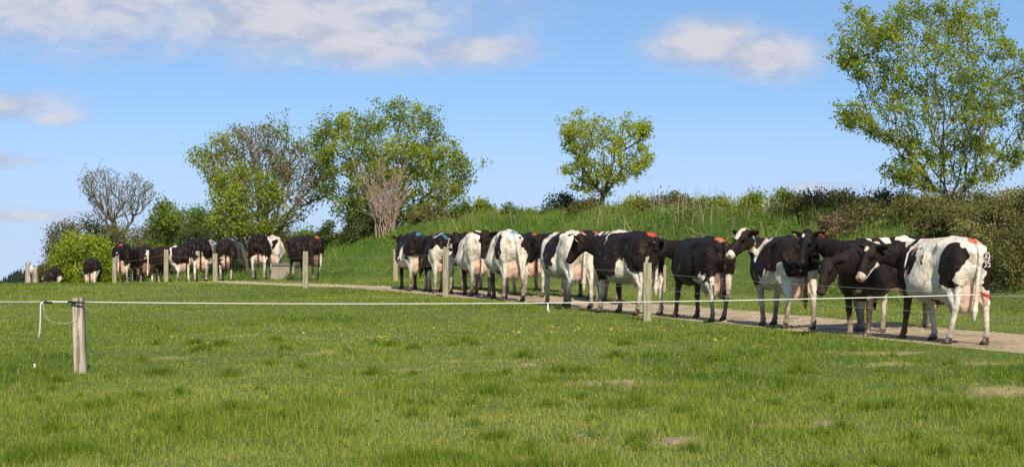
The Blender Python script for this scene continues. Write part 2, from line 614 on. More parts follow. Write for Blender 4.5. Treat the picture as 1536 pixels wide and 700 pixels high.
def build_cow_sdf(sp):
    """sp: local specification. x forward, y left, z up."""
    S = SDF()
    S.add(trunk_fn, (-0.95, -0.42, 0.58), (0.97, 0.42, 1.48), 0.05)
    belly = sp.get('belly', 0.0)
    if belly:
        S.ell((0.05, 0, 0.80), (0.42, 0.37 + belly, 0.25), 0.15)
    S.cone((-0.2, 0, 1.435), (0.6, 0, 1.395), 0.03, 0.035, 0.06)                 # spine
    S.cone((-0.27, 0, 1.45), (-0.84, 0, 1.385), 0.035, 0.04, 0.06)
    for sy in (1, -1):
        S.cone((-0.25, 0.05 * sy, 1.395), (-0.27, 0.200 * sy, 1.355), 0.03, 0.034, 0.05)            # hook bones
        S.cone((-0.27, 0.19 * sy, 1.355), (-0.84, 0.12 * sy, 1.30), 0.035, 0.045, 0.09)
        S.ell((-0.85, 0.105 * sy, 1.285), (0.055, 0.045, 0.05), 0.05)            # pins
        # thigh
        S.ell((-0.56, 0.19 * sy, 1.08), (0.27, 0.135, 0.29), 0.07)
        S.cone((-0.70, 0.165 * sy, 1.20), (-0.70, 0.185 * sy, 0.90), 0.13, 0.095, 0.07)
        S.cone((-0.50, 0.20 * sy, 1.05), (-0.47, 0.225 * sy, 0.82), 0.15, 0.10, 0.07)
        # shoulder
        S.ell((0.62, 0.19 * sy, 1.02), (0.17, 0.085, 0.30), 0.08, ax=[(1, 0, -0.25), (0, 1, 0), (0.25, 0, 1)])
        S.cone((0.66, 0.165 * sy, 0.90), (0.56, 0.185 * sy, 0.76), 0.12, 0.095, 0.06)
    S.cone((0.86, 0, 1.0), (0.55, 0, 0.70), 0.10, 0.10, 0.10)                      # brisket
    S.cone((0.86, 0, 0.95), (0.78, 0, 0.80), 0.075, 0.06, 0.08)
    lg = [1.35 * q for q in sp.get('legs', (0, 0, 0, 0))]    # hoof swing: hind left, hind right, fore left, fore right
    sp_ = sp.get('spread', 0.0)
    for i, sy in ((0, 1), (1, -1)):
        w = lg[i]
        lift = max(0.0, sp.get('lift', (0, 0, 0, 0))[i])
        hk = vec(-0.745 + 0.42 * w, (0.185 + sp_ * 0.5) * sy, 0.545 + 0.3 * lift)
        ft = vec(-0.685 + 0.95 * w - 0.6 * lift, (0.175 + sp_) * sy, 0.145 + lift)
        hf = vec(-0.63 + w - 0.7 * lift, (0.175 + sp_) * sy, 0.035 + lift * 0.75)
        S.cone((-0.50 + 0.1 * w, 0.215 * sy, 0.86), (-0.655 + 0.36 * w, hk[1], 0.62 + 0.2 * lift), 0.125, 0.066, 0.06, (0, 1, 0), 1.2)
        S.cone((-0.72 + 0.1 * w, 0.18 * sy, 0.92), hk + vec(-0.022, 0, 0.03), 0.075, 0.036, 0.05)   # achilles
        S.cone((-0.655 + 0.36 * w, hk[1], 0.63 + 0.2 * lift), hk + vec(0.02, 0, -0.03), 0.056, 0.048, 0.03, (0, 1, 0), 1.15)
        S.cone(hk + vec(0.02, 0, -0.02), ft, 0.049, 0.037, 0.025, (0, 1, 0), 1.15)
        S.ell(ft, (0.045, 0.042, 0.046), 0.025)
        S.cone(ft, hf + vec(0, 0, 0.03), 0.036, 0.040, 0.02)
        for q in (-1, 1):
            S.cone(hf + vec(-0.02, 0.022 * q, 0.025), hf + vec(0.055, 0.026 * q, -0.005), 0.036, 0.026, 0.008)
        S.ell(ft + vec(-0.045, 0, -0.02), (0.016, 0.03, 0.018), 0.01)
    for i, sy in ((2, 1), (3, -1)):
        w = lg[i]
        lift = max(0.0, sp.get('lift', (0, 0, 0, 0))[i])
        kn = vec(0.585 + 0.5 * w + 0.3 * lift, 0.165 * sy, 0.43 + 0.5 * lift)
        ft = vec(0.575 + 0.95 * w - 0.3 * lift, (0.155 + sp_ * 0.5) * sy, 0.135 + lift)
        hf = vec(0.625 + w - 0.45 * lift, (0.155 + sp_ * 0.5) * sy, 0.035 + lift * 0.75)
        S.cone((0.555, 0.18 * sy, 0.78), kn + vec(0, 0, 0.04), 0.088, 0.050, 0.05, (0, 1, 0), 1.1)
        S.ell(kn, (0.053, 0.05, 0.062), 0.03)
        S.cone(kn, ft, 0.044, 0.036, 0.025)
        S.ell(ft, (0.044, 0.041, 0.044), 0.025)
        S.cone(ft, hf + vec(0, 0, 0.03), 0.036, 0.041, 0.02)
        for q in (-1, 1):
            S.cone(hf + vec(-0.02, 0.023 * q, 0.025), hf + vec(0.055, 0.027 * q, -0.005), 0.037, 0.027, 0.008)
    # udder
    ud = sp.get('udder', 1.0)
    if ud > 0:
        for sy in (1, -1):
            S.ell((-0.62, 0.068 * sy, 0.765 - 0.05 * ud), (0.145, 0.098, 0.195 + 0.07 * ud), 0.035, kind='udder')
            S.ell((-0.38, 0.075 * sy, 0.70 - 0.03 * ud), (0.19, 0.10, 0.13 + 0.04 * ud), 0.05, kind='udder')
            zt = 0.765 - 0.05 * ud - (0.185 + 0.06 * ud)
            S.cone((-0.63, 0.075 * sy, zt + 0.05), (-0.635, 0.082 * sy, zt - 0.035), 0.02, 0.012, 0.02, kind='udder')
            zf = 0.70 - 0.03 * ud - (0.13 + 0.04 * ud)
            S.cone((-0.36, 0.085 * sy, zf + 0.04), (-0.36, 0.09 * sy, zf - 0.045), 0.02, 0.012, 0.02, kind='udder')
    # neck
    poll = np.asarray(sp['poll'], float); muz = np.asarray(sp['muz'], float)
    f = unit(muz - poll)
    nb = vec(0.66, 0, 1.13)
    ctrl = nb + vec(0.32, 0, 0.10) * sp.get('nreach', 1.0)
    back = poll + f * 0.04 - vec(0, 0, 0.05)
    ts = np.linspace(0, 1, 7)
    pts = [(1 - t) ** 2 * nb + 2 * t * (1 - t) * ctrl + t * t * back for t in ts]
    rad = [0.25, 0.22, 0.19, 0.165, 0.145, 0.128, 0.112]
    for i in range(6):
        ax = pts[i + 1] - pts[i]
        lat = unit(np.cross([0, 0, 1], ax))
        S.cone(pts[i], pts[i + 1], rad[i], rad[i + 1], 0.06, lat, 1.55)
    # throat / dewlap line
    S.cone(pts[1] - vec(0, 0, 0.15), pts[4] - vec(0, 0, 0.09), 0.07, 0.05, 0.08)
    # head frame
    side = unit(np.cross([0, 0, 1], f))
    up = np.cross(f, side)
    hs = sp.get('hs', 1.0)

    def H(a, b, c): return poll + hs * (f * a + side * b + up * c)
    A = [f, side, up]
    S.ell(H(0.07, 0, -0.03), np.array((0.14, 0.105, 0.115)) * hs, 0.05, A, 'head')
    S.cone(H(0.12, 0, -0.03), H(0.40, 0, -0.065), 0.093 * hs, 0.058 * hs, 0.05, side, 1.12, 'head')
    S.cone(H(0.06, 0, 0.045), H(0.36, 0, -0.025), 0.05 * hs, 0.032 * hs, 0.05, kind='head')
    S.ell(H(0.455, 0, -0.085), np.array((0.062, 0.072, 0.060)) * hs, 0.04, A, 'head')
    S.cone(H(0.42, 0, -0.12), H(0.455, 0, -0.125), 0.042 * hs, 0.034 * hs, 0.02, kind='head')
    S.cone(H(0.10, 0, -0.14), H(0.36, 0, -0.125), 0.062 * hs, 0.040 * hs, 0.06, side, 0.85, 'head')
    S.ell(H(-0.0, 0, 0.035), np.array((0.05, 0.06, 0.045)) * hs, 0.04, A, 'head')
    for sy in (1, -1):
        S.ell(H(0.165, 0.092 * sy, 0.01), np.array((0.042, 0.024, 0.03)) * hs, 0.025, A, 'head')
        S.ell(H(0.14, 0.065 * sy, -0.13), np.array((0.09, 0.03, 0.06)) * hs, 0.05, A, 'head')
        S.ell(H(0.478, 0.035 * sy, -0.055), np.array((0.03, 0.024, 0.022)) * hs, 0.02, A, 'head')
        ea = unit(side * sy + up * sp.get('earup', 0.05) - f * 0.25)
        eb = unit(np.cross(ea, up)); ec = np.cross(ea, eb)
        S.cone(H(0.03, 0.09 * sy, 0.0), H(0.02, 0.13 * sy, 0.005), 0.035, 0.03, 0.03, kind='head')
        S.ell(H(0.03, 0.085 * sy, 0.0) + ea * 0.115 * hs, np.array((0.105, 0.022, 0.055)) * hs, 0.025, [ea, eb, ec], 'head')
    # tail
    sway = sp.get('tail', 0.0)
    tp_ = [vec(-0.80, 0, 1.405), vec(-0.90, 0, 1.37), vec(-0.955, 0.01 * 0 + sway * 0.1, 1.24), vec(-0.945, sway * 0.35, 1.05), vec(-0.925, sway * 0.7, 0.85),
           vec(-0.91, sway, 0.64), vec(-0.90, sway * 1.15, 0.50), vec(-0.895, sway * 1.25, 0.36)]
    S.path(tp_, [0.045, 0.04, 0.034, 0.030, 0.026, 0.028, 0.040, 0.016], 0.018, kind='tail')
    frame = (poll, f, side, up, hs)
    return S, frame


def coat_value(P, sp, frame, seed):
    poll, f, side, up, hs = frame
    # domain warp for ragged patch edges
    wv = np.stack([vnoise(P, 5.0, seed + i) - 0.5 for i in range(3)], 1) * 0.22
    wv += np.stack([vnoise(P, 13.0, seed + 5 + i) - 0.5 for i in range(3)], 1) * 0.10
    wv += np.stack([vnoise(P, 30.0, seed + 9 + i) - 0.5 for i in range(3)], 1) * 0.03
    Q = P + wv
    base = sp.get('base', 'b')
    w = np.full(len(P), 0.3 if base == 'w' else -0.3)
    for c, x, y, z, rx, ry, rz in sp.get('patches', []):
        d = (1 - np.sqrt(((Q[:, 0] - x) / rx) ** 2 + ((Q[:, 1] - y) / ry) ** 2 + ((Q[:, 2] - z) / rz) ** 2)) * min(rx, ry, rz)
        w = np.maximum(w, d) if c == 'w' else np.minimum(w, -d)
    # lower legs
    lz = sp.get('legw', (0.75, 0.75, 0.7, 0.7))
    lb = sp.get('legblack', ())
    hind = Q[:, 0] < -0.15
    left = P[:, 1] > 0
    for i, mk in enumerate((hind & left, hind & ~left, ~hind & left & (Q[:, 0] < 0.95), ~hind & ~left & (Q[:, 0] < 0.95))):
        dd = lz[i] - Q[:, 2]
        w = np.where(mk & (P[:, 2] < 0.95), np.maximum(w, dd), w)
        if i in lb:
            w = np.where(mk & (P[:, 2] < 0.66), np.minimum(w, -(0.60 - Q[:, 2])), w)
    # head
    R = P - poll
    a = R @ f / hs; b = R @ side / hs; c = R @ up / hs
    hd = (a > -0.07) & (a < 0.6) & (np.abs(b) < 0.3) & (np.abs(c) < 0.28)
    hm = sp.get('head', 'b')
    ear = hd & (np.abs(b) > 0.125) & (a < 0.13)
    if sp.get('headcol', 'b') == 'b':
        w = np.where(hd, -0.2, w)
    if hm == 'star':
        d = 0.036 - np.hypot((a - 0.09) * 0.8, b) + wv[:, 0] * 0.3
        w = np.where(hd & (c > 0), np.maximum(w, d), w)
    elif hm == 'blaze':
        d = (0.062 - 0.03 * np.clip((a - 0.1) / 0.3, 0, 1)) - np.abs(b) + wv[:, 0] * 0.3
        d = np.minimum(d, 0.22 - a)
        w = np.where(hd & (c > -0.02), np.maximum(w, d), w)
        w = np.where(hd, np.maximum(w, np.minimum(a - 0.42 + wv[:, 1] * 0.2, 0.1)), w)
    elif hm == 'jaw':
        d = 0.036 - np.hypot((a - 0.10) * 0.8, b) + wv[:, 0] * 0.3
        w = np.where(hd & (c > 0), np.maximum(w, d), w)
        w = np.where(hd, np.maximum(w, np.minimum(-0.135 - c + wv[:, 1] * 0.3, a - 0.16)), w)
        w = np.where(hd, np.maximum(w, np.minimum(a - 0.41 + wv[:, 1] * 0.2, 0.1)), w)
    return w, (a, b, c, hd)


def make_cow_body(sp, parent, h, seed):
    S, frame = build_cow_sdf(sp)
    V, Q = S.mesh(h)
    w, (a, b, c, hd) = coat_value(V, sp, frame, seed)
    du = S.kind_dist(V, 'udder')
    pink = np.clip(1 - (du - 0.004) / 0.03, 0, 1) * (V[:, 2] < 1.0)
    # tail: long hair white or black
    dtl = S.kind_dist(V, 'tail')
    tm = (dtl < 0.012) & (V[:, 0] < -0.86) & (V[:, 2] < 1.30)
    w = np.where(tm, sp.get('tailw', 0.1 if sp.get('base') == 'w' else -0.1), w)
    paint = np.zeros(len(V))
    if sp.get('paint'):
        X = V + np.stack([vnoise(V, 9, seed + 31) - 0.5] * 3, 1) * 0.08
        d = np.sqrt(((X[:, 0] + 0.80) / 0.15) ** 2 + (X[:, 1] / 0.065) ** 2 + ((X[:, 2] - 1.42) / 0.12) ** 2)
        paint = np.clip((1.1 - d) * 4, 0, 1)
    nose = np.where(hd, np.clip((a - sp.get('nose', 0.455)) * 18, 0, 1), 0)
    mud_shade = 0.38 + 0.30 * sp.get('mud_shade', 0.5) - V[:, 2] + 0.30 * (vnoise(V, 7, seed + 40) - 0.5) + 0.12 * (vnoise(V, 25, seed + 41) - 0.5)
    mud_shade = np.clip(mud_shade * 3.2, 0, 1)
    under = np.clip((0.86 - V[:, 2]) * 4, 0, 1) * np.clip((V[:, 2] - 0.3) * 6, 0, 1) * (V[:, 0] > -0.45)  # belly shading painted into the hide as a brown tint, mixed with dirt
    mud_shade = np.maximum(mud_shade, under * np.clip((vnoise(V, 6, seed + 43) - 0.32) * 2.2, 0, 0.6))
    mud_shade = np.maximum(mud_shade, np.clip((vnoise(V, 11, seed + 44) * 0.6 + vnoise(V, 24, seed + 45) * 0.4 - 0.66) * 7, 0, 0.55) * (V[:, 2] < 1.25) * (V[:, 0] < 0.9))
    # dark eye
    eye = np.zeros(len(V))
    poll, f, side, up, hs = frame
    for sy in (1, -1):
        e = poll + hs * (f * 0.175 + side * 0.108 * sy + up * 0.008)
        eye = np.maximum(eye, (np.linalg.norm(V - e, axis=1) < 0.024).astype(float))
        e = poll + hs * (f * 0.50 + side * 0.038 * sy - up * 0.06)
        eye = np.maximum(eye, (np.linalg.norm(V - e, axis=1) < 0.018).astype(float))
    o = mesh_np('body', V, [Q], MAT['cow'], parent, True, dict(coat=w, pink=pink, paint=paint, nose=nose, mud_shade=mud_shade, eye=eye))
    return o, frame, V, Q


def cow_material():
    m_, T, out = new_mat('cow_hide')
    coat = attr(T, 'coat'); pink = attr(T, 'pink'); paint = attr(T, 'paint'); nose = attr(T, 'nose'); mud_shade = attr(T, 'mud_shade'); eye = attr(T, 'eye')
    t = T.n('ShaderNodeTexCoord')
    oi = T.n('ShaderNodeObjectInfo')
    nz = T.noise(t.outputs['Object'], 40, 4, 0.6)
    nb = T.noise(t.outputs['Object'], 4.0, 4, 0.6)
    edge = T.math('ADD', coat, T.math('MULTIPLY', T.math('SUBTRACT', nz, 0.5), 0.02))
    wf = T.smooth(edge, -0.004, 0.004)
    blk = T.mix(T.math('MULTIPLY', oi.outputs['Random'], 0.9), (0.0075, 0.0058, 0.0052, 1), (0.021, 0.0115, 0.0082, 1))
    blk = T.mix(T.math('MULTIPLY', T.smooth(nb, 0.45, 0.72), 0.6), blk, (0.027, 0.0135, 0.009, 1))
    wht = T.mix(T.smooth(nb, 0.35, 0.75), (0.74, 0.675, 0.56, 1), (0.56, 0.455, 0.32, 1))
    c = T.mix(wf, blk, wht)
    pk = T.mix(T.smooth(nb, 0.3, 0.7), (0.66, 0.45, 0.32, 1), (0.58, 0.33, 0.21, 1))
    c = T.mix(T.math('MULTIPLY', pink, T.math('ADD', 0.35, T.math('MULTIPLY', wf, 0.5))), c, pk)
    c = T.mix(nose, c, T.mix(wf, (0.03, 0.025, 0.025, 1), (0.42, 0.30, 0.22, 1)))
    mud_shade_col = T.mix(nz, (0.085, 0.055, 0.035, 1), (0.17, 0.115, 0.075, 1))
    c = T.mix(T.math('MULTIPLY', mud_shade, 0.8), c, mud_shade_col)  # mud on legs and flanks, plus the painted belly shading
    sepz = T.n('ShaderNodeSeparateXYZ'); T.link(t.outputs['Object'], sepz.inputs[0])
    c = T.mix(T.math('MULTIPLY', T.smooth(sepz.outputs[2], 0.095, 0.065), 0.75), c, (0.05, 0.035, 0.025, 1))
    c = T.mix(T.math('MULTIPLY', paint, T.smooth(nz, 0.25, 0.55)), c, oi.outputs['Color'])
    tf = T.noise(t.outputs['Object'], 11.0, 5, 0.7)
    c = T.mix(T.math('MULTIPLY', T.smooth(tf, 0.52, 0.75), 0.35), c, T.mix(1.0, c, (0.55, 0.48, 0.38, 1), 'MULTIPLY'))
    c = T.mix(eye, c, (0.008, 0.006, 0.005, 1))
    hs_ = T.noise(t.outputs['Object'], 7.0, 6, 0.62, 0.4)
    p = principled(T, out, c, 0.52, 0.16, T.math('ADD', T.math('MULTIPLY', hs_, 3.0), T.math('MULTIPLY', nz, 0.5)), 0.8, 0.02)
    T.link(T.mix(eye, (0.52, 0.52, 0.52, 1), (0.12, 0.12, 0.12, 1)), p.inputs['Roughness'])
    p.inputs['Sheen Weight'].default_value = 0.0
    p.inputs['Sheen Roughness'].default_value = 0.4
    return m_


GLYPH = {
    'A': [[(0, 0), (0.5, 1), (1, 0)], [(0.2, 0.38), (0.8, 0.38)]],
    'J': [[(0.75, 1), (0.75, 0.2), (0.5, 0), (0.2, 0.05), (0.05, 0.3)]],
    '3': [[(0.1, 0.95), (0.6, 1), (0.9, 0.8), (0.5, 0.55), (0.95, 0.3), (0.6, 0), (0.1, 0.05)]],
    '5': [[(0.95, 1), (0.2, 1), (0.15, 0.55), (0.7, 0.6), (0.95, 0.3), (0.6, 0), (0.1, 0.05)]],
    '0': [[(0.5, 1), (0.1, 0.7), (0.1, 0.3), (0.5, 0), (0.9, 0.3), (0.9, 0.7), (0.5, 1)]],
    '8': [[(0.5, 1), (0.15, 0.78), (0.5, 0.53), (0.9, 0.25), (0.5, 0), (0.1, 0.25), (0.5, 0.53), (0.85, 0.78), (0.5, 1)]],
    '7': [[(0.1, 1), (0.95, 1), (0.4, 0)]],
}


def brand(parent, V, Q, rows, side, xz, size, dirn, name='freeze_brand'):
    """white numerals frozen into the hide of the thigh; strokes are laid on the skin"""
    bvh = BVHTree.FromPolygons([tuple(v) for v in V], [tuple(q) for q in Q])
    d = Vector(dirn).normalized()          # ray direction into the skin
    right = d.cross(Vector((0, 0, 1))).normalized()
    upv = right.cross(d).normalized()
    vs, fs = [], []
    c0 = Vector((xz[0], xz[1], xz[2]))
    for r, row in enumerate(rows):
        for k, ch in enumerate(row):
            for st in GLYPH[ch]:
                pts = []
                for i in range(len(st) - 1):
                    for s in np.linspace(0, 1, 6, endpoint=(i == len(st) - 2)):
                        pts.append((st[i][0] * (1 - s) + st[i + 1][0] * s, st[i][1] * (1 - s) + st[i + 1][1] * s))
                line = []
                for (u, v) in pts:
                    o_ = c0 + right * ((k - len(row) / 2 + 0.12 + u * 0.76) * size * 0.72) + upv * ((len(rows) / 2 - 1 - r + 0.1 + v * 0.8) * size)
                    hit = bvh.ray_cast(o_ - d * 1.0, d)
                    if hit[0] is not None:
                        line.append(hit[0] - d * 0.004)
                if len(line) > 2:
                    L = [tuple(p) for p in line]
                    tv, tq, tt = tube_path(L, size * 0.062, 6)
                    off = len(vs)
                    vs.extend(tv.tolist())
                    fs.extend([[i + off for i in q] for q in tq.tolist()] + [[i + off for i in q] for q in tt.tolist()])
    me = bpy.data.meshes.new(name)
    me.from_pydata(vs, [], fs)
    me.materials.append(MAT['brand'])
    o = bpy.data.objects.new(name, me)
    COL.objects.link(o)
    o.parent = parent
    return o


def ear_tag(parent, frame, sy, col, size=1.0, V=None):
    poll, f, side, up, hs = frame
    ea = unit(side * sy + up * 0.05 - f * 0.25)
    c = poll + hs * (f * 0.03 + side * 0.085 * sy) + ea * 0.13 * hs
    # small rounded shield hanging in front of and below the ear
    fw = unit(np.cross(ea, up)); fw = fw * np.sign(fw @ f)
    w_, h_ = 0.034 * size, 0.048 * size
    c = c + fw * 0.030 - up * 0.035
    out = [(-0.5, 1), (0.5, 1), (1, 0.5), (1, -0.8), (0.7, -1), (-0.7, -1), (-1, -0.8), (-1, 0.5)]
    vs = [c + ea * x * w_ + up * y * h_ + fw * s * 0.004 for s in (-1, 1) for x, y in out]
    n = len(out)
    fs = [list(range(n))[::-1], list(range(n, 2 * n))] + [[i, (i + 1) % n, n + (i + 1) % n, n + i] for i in range(n)]
    me = bpy.data.meshes.new('ear_tag')
    me.from_pydata([tuple(v) for v in vs], [], fs)
    me.materials.append(MAT[col])
    o = bpy.data.objects.new('ear_tag', me)
    COL.objects.link(o)
    o.parent = parent
    return o


XS = 0.93       # a compact, short-coupled herd
PAINT = {'red': (0.62, 0.09, 0.05, 1), 'blue': (0.06, 0.26, 0.36, 1), 'orange': (0.66, 0.20, 0.09, 1)}


def cow(label, px, Y, hd, sp, h=0.016, s=1.0, seed=1, tags=(), brands=None, poll=None, muz=None, group='dairy cows walking along the track', bandleg=False):
    """px, Y: where the hind feet stand; hd: heading in degrees (90 = straight away)"""
    hr = math.radians(hd)
    X = (px - 768) * Y / F
    ox = X + 0.63 * XS * s * math.cos(hr); oy = Y + 0.63 * XS * s * math.sin(hr)
    z = gz(ox, oy)
    root = empty('cow', (ox, oy, z - 0.004), hr, s)
    root.scale = (s * XS, s, s)
    Minv = (Matrix.Translation((ox, oy, z)) @ Matrix.Rotation(hr, 4, 'Z') @ Matrix.Diagonal((s * XS, s, s, 1))).inverted()
    sp = dict(sp)
    if poll is not None:
        sp['poll'] = tuple(Minv @ Vector(at(*poll)))
        sp['muz'] = tuple(Minv @ Vector(at(*muz)))
        pv = np.array(sp['poll']); mv = np.array(sp['muz'])
        L = np.linalg.norm(mv - pv)
        print('cow', label[:30], 'poll', pv.round(2), 'head', round(L, 2))
        sp['muz'] = tuple(pv + (mv - pv) / L * 0.5)
        sp['hs'] = min(max(L / 0.5, 0.97), 1.05)
    sp.setdefault('poll', (1.18, 0.05, 1.33)); sp.setdefault('muz', (1.55, 0.10, 1.02))
    body, frame, V, Q = make_cow_body(sp, root, h, seed)
    body.color = PAINT.get(sp.get('paint'), (1, 1, 1, 1))
    for t_ in tags:
        ear_tag(root, frame, *t_)
    if brands:
        brand(root, V, Q, *brands)
    tag(root, label, 'cow', group)
    return root

# ------------------------------------------------------------------ materials
MAT = {}
MAT['cow'] = cow_material()
MAT['brand'] = simple_mat('brand_white', (0.62, 0.58, 0.50))
MAT['yellow'] = simple_mat('tag_yellow', (0.80, 0.50, 0.07), 0.45)
MAT['orange'] = simple_mat('tag_orange', (0.80, 0.16, 0.05), 0.45)
MAT['red'] = simple_mat('handle_red', (0.42, 0.045, 0.02), 0.4)
MAT['pink'] = simple_mat('faded_red', (0.50, 0.22, 0.14), 0.6)
MAT['black'] = simple_mat('rubber_black', (0.02, 0.02, 0.022), 0.5)
MAT['rope'] = simple_mat('rope_white', (0.62, 0.60, 0.53), 0.6, 0.3, 0.12, 60)
MAT['wire'] = simple_mat('wire_grey', (0.45, 0.45, 0.42), 0.5)
MAT['concrete'] = simple_mat('concrete', (0.33, 0.28, 0.22), 0.9, 0.2, 0.3, 5)
MAT['concrete_dark'] = simple_mat('trough_rim', (0.16, 0.145, 0.12), 0.9, 0.2, 0.25, 6)
MAT['plastic_white'] = simple_mat('plastic_white', (0.80, 0.79, 0.75), 0.4)


def wood_mat(name, c1, c2, streak=1.0):
    m_, T, out = new_mat(name)
    t = T.n('ShaderNodeTexCoord')
    mp = T.n('ShaderNodeMapping')
    mp.inputs['Scale'].default_value = (30, 30, 2.2)
    T.link(t.outputs['Object'], mp.inputs[0])
    g = T.noise(mp.outputs[0], 1.0, 6, 0.65, 0.6)
    k = T.noise(t.outputs['Object'], 9.0, 4, 0.6)
    c = T.mix(T.smooth(g, 0.36, 0.62), (*c1, 1), (*c2, 1))
    c = T.mix(T.math('MULTIPLY', T.smooth(k, 0.62, 0.75), 0.7), c, (0.10, 0.08, 0.06, 1))
    principled(T, out, c, 0.85, 0.2, g, 0.7 * streak, 0.015)
    return m_


MAT['old_wood'] = wood_mat('weathered_wood', (0.16, 0.12, 0.085), (0.47, 0.40, 0.31))
MAT['green_wood'] = wood_mat('treated_wood', (0.19, 0.175, 0.105), (0.36, 0.32, 0.21))
MAT['tan_wood'] = wood_mat('tan_wood', (0.24, 0.18, 0.11), (0.40, 0.31, 0.21))


def ramp(T, v, stops):
    r = T.n('ShaderNodeValToRGB')
    T.link(v, r.inputs[0])
    e = r.color_ramp.elements
    while len(e) < len(stops): e.new(0.5)
    for i, (p, c) in enumerate(stops):
        e[i].position = p
        e[i].color = (*c, 1)
    return r.outputs[0]


def leaf_mat(name, stops, trans=0.35, rough=0.5, spec=0.25):
    """stops: leaf colours from young to old, picked leaf by leaf with the attribute 'tint'"""
    m_, T, out = new_mat(name)
    v = attr(T, 'tint')
    c = ramp(T, v, stops)
    d = T.n('ShaderNodeBsdfPrincipled')
    T.link(c, d.inputs[0])
    d.inputs['Roughness'].default_value = rough
    d.inputs['Specular IOR Level'].default_value = spec
    tr = T.n('ShaderNodeBsdfTranslucent')
    T.link(T.mix(1.0, c, (1.25, 1.3, 0.7, 1), 'MULTIPLY'), tr.inputs[0])
    mx = T.n('ShaderNodeMixShader')
    mx.inputs[0].default_value = trans
    T.link(d.outputs[0], mx.inputs[1]); T.link(tr.outputs[0], mx.inputs[2])
    T.link(mx.outputs[0], out.inputs[0])
    return m_


MAT['grass'] = leaf_mat('grass_blades', [(0.0, (0.060, 0.118, 0.014)), (0.3, (0.128, 0.195, 0.018)), (0.6, (0.215, 0.265, 0.027)), (0.82, (0.31, 0.33, 0.065)), (0.93, (0.34, 0.29, 0.13)), (1.0, (0.46, 0.37, 0.20))], 0.28, 0.6, 0.10)
MAT['bank_grass'] = leaf_mat('bank_grass_blades', [(0.0, (0.055, 0.12, 0.018)), (0.4, (0.12, 0.22, 0.03)), (0.75, (0.19, 0.28, 0.045)), (0.88, (0.25, 0.24, 0.09)), (1.0, (0.42, 0.32, 0.18))], 0.35, 0.55, 0.2)
MAT['leaf_yellow'] = leaf_mat('leaf_yellow_green', [(0.0, (0.115, 0.175, 0.016)), (0.5, (0.25, 0.305, 0.022)), (1.0, (0.38, 0.41, 0.035))], 0.45)
MAT['leaf_mid'] = leaf_mat('leaf_mid_green', [(0.0, (0.075, 0.136, 0.018)), (0.5, (0.175, 0.236, 0.026)), (1.0, (0.312, 0.336, 0.035))], 0.45)
MAT['leaf_bronze'] = leaf_mat('leaf_bronze', [(0.0, (0.125, 0.142, 0.030)), (0.5, (0.200, 0.165, 0.040)), (1.0, (0.263, 0.142, 0.045))], 0.35)
MAT['leaf_fresh'] = leaf_mat('leaf_fresh', [(0.0, (0.138, 0.201, 0.014)), (0.5, (0.263, 0.319, 0.018)), (1.0, (0.413, 0.448, 0.030))], 0.45)
MAT['leaf_dark'] = leaf_mat('leaf_dark', [(0.0, (0.022, 0.042, 0.010)), (0.5, (0.050, 0.083, 0.016)), (1.0, (0.112, 0.142, 0.025))], 0.25)
MAT['leaf_brown'] = leaf_mat('leaf_bramble', [(0.0, (0.09, 0.055, 0.035)), (0.35, (0.20, 0.145, 0.075)), (0.7, (0.18, 0.20, 0.045)), (1.0, (0.33, 0.29, 0.11))], 0.25)
MAT['leaf_olive'] = leaf_mat('leaf_olive', [(0.0, (0.09, 0.085, 0.03)), (0.5, (0.15, 0.145, 0.04)), (1.0, (0.22, 0.21, 0.05))], 0.35)
MAT['blossom'] = leaf_mat('blossom', [(0.0, (0.45, 0.44, 0.32)), (1.0, (0.75, 0.72, 0.58))], 0.3)
MAT['buttercup'] = leaf_mat('buttercup_petals', [(0.0, (0.75, 0.52, 0.02)), (1.0, (0.85, 0.66, 0.05))], 0.2)
MAT['straw'] = leaf_mat('dead_stems', [(0.0, (0.22, 0.16, 0.09)), (0.6, (0.40, 0.31, 0.19)), (1.0, (0.56, 0.46, 0.32))], 0.15)
MAT['bark'] = simple_mat('bark', (0.11, 0.09, 0.065), 0.9, 0.15, 0.35, 12)
MAT['bark_grey'] = simple_mat('bark_grey', (0.17, 0.145, 0.11), 0.9, 0.15, 0.35, 12)
MAT['bark_pale'] = simple_mat('bark_pale', (0.36, 0.25, 0.18), 0.85, 0.15, 0.3, 12)
MAT['conifer'] = simple_mat('conifer', (0.020, 0.028, 0.022), 0.9, 0.1, 0.4, 1)

# ground under the grass
m_, T, out = new_mat('turf_soil')
t = T.n('ShaderNodeTexCoord')
a = T.noise(t.outputs['Object'], 0.35, 6, 0.6)
b = T.noise(t.outputs['Object'], 7.0, 6, 0.65)
c = T.mix(T.smooth(a, 0.35, 0.65), (0.075, 0.115, 0.026, 1), (0.105, 0.145, 0.034, 1))
c = T.mix(T.math('MULTIPLY', T.smooth(b, 0.5, 0.72), 0.7), c, (0.13, 0.12, 0.05, 1))
dr = attr(T, 'dry')
c = T.mix(T.math('MULTIPLY', dr, T.smooth(b, 0.25, 0.5)), c, (0.40, 0.31, 0.19, 1))
principled(T, out, c, 0.95, 0.1, b, 0.8, 0.04)
MAT['ground'] = m_

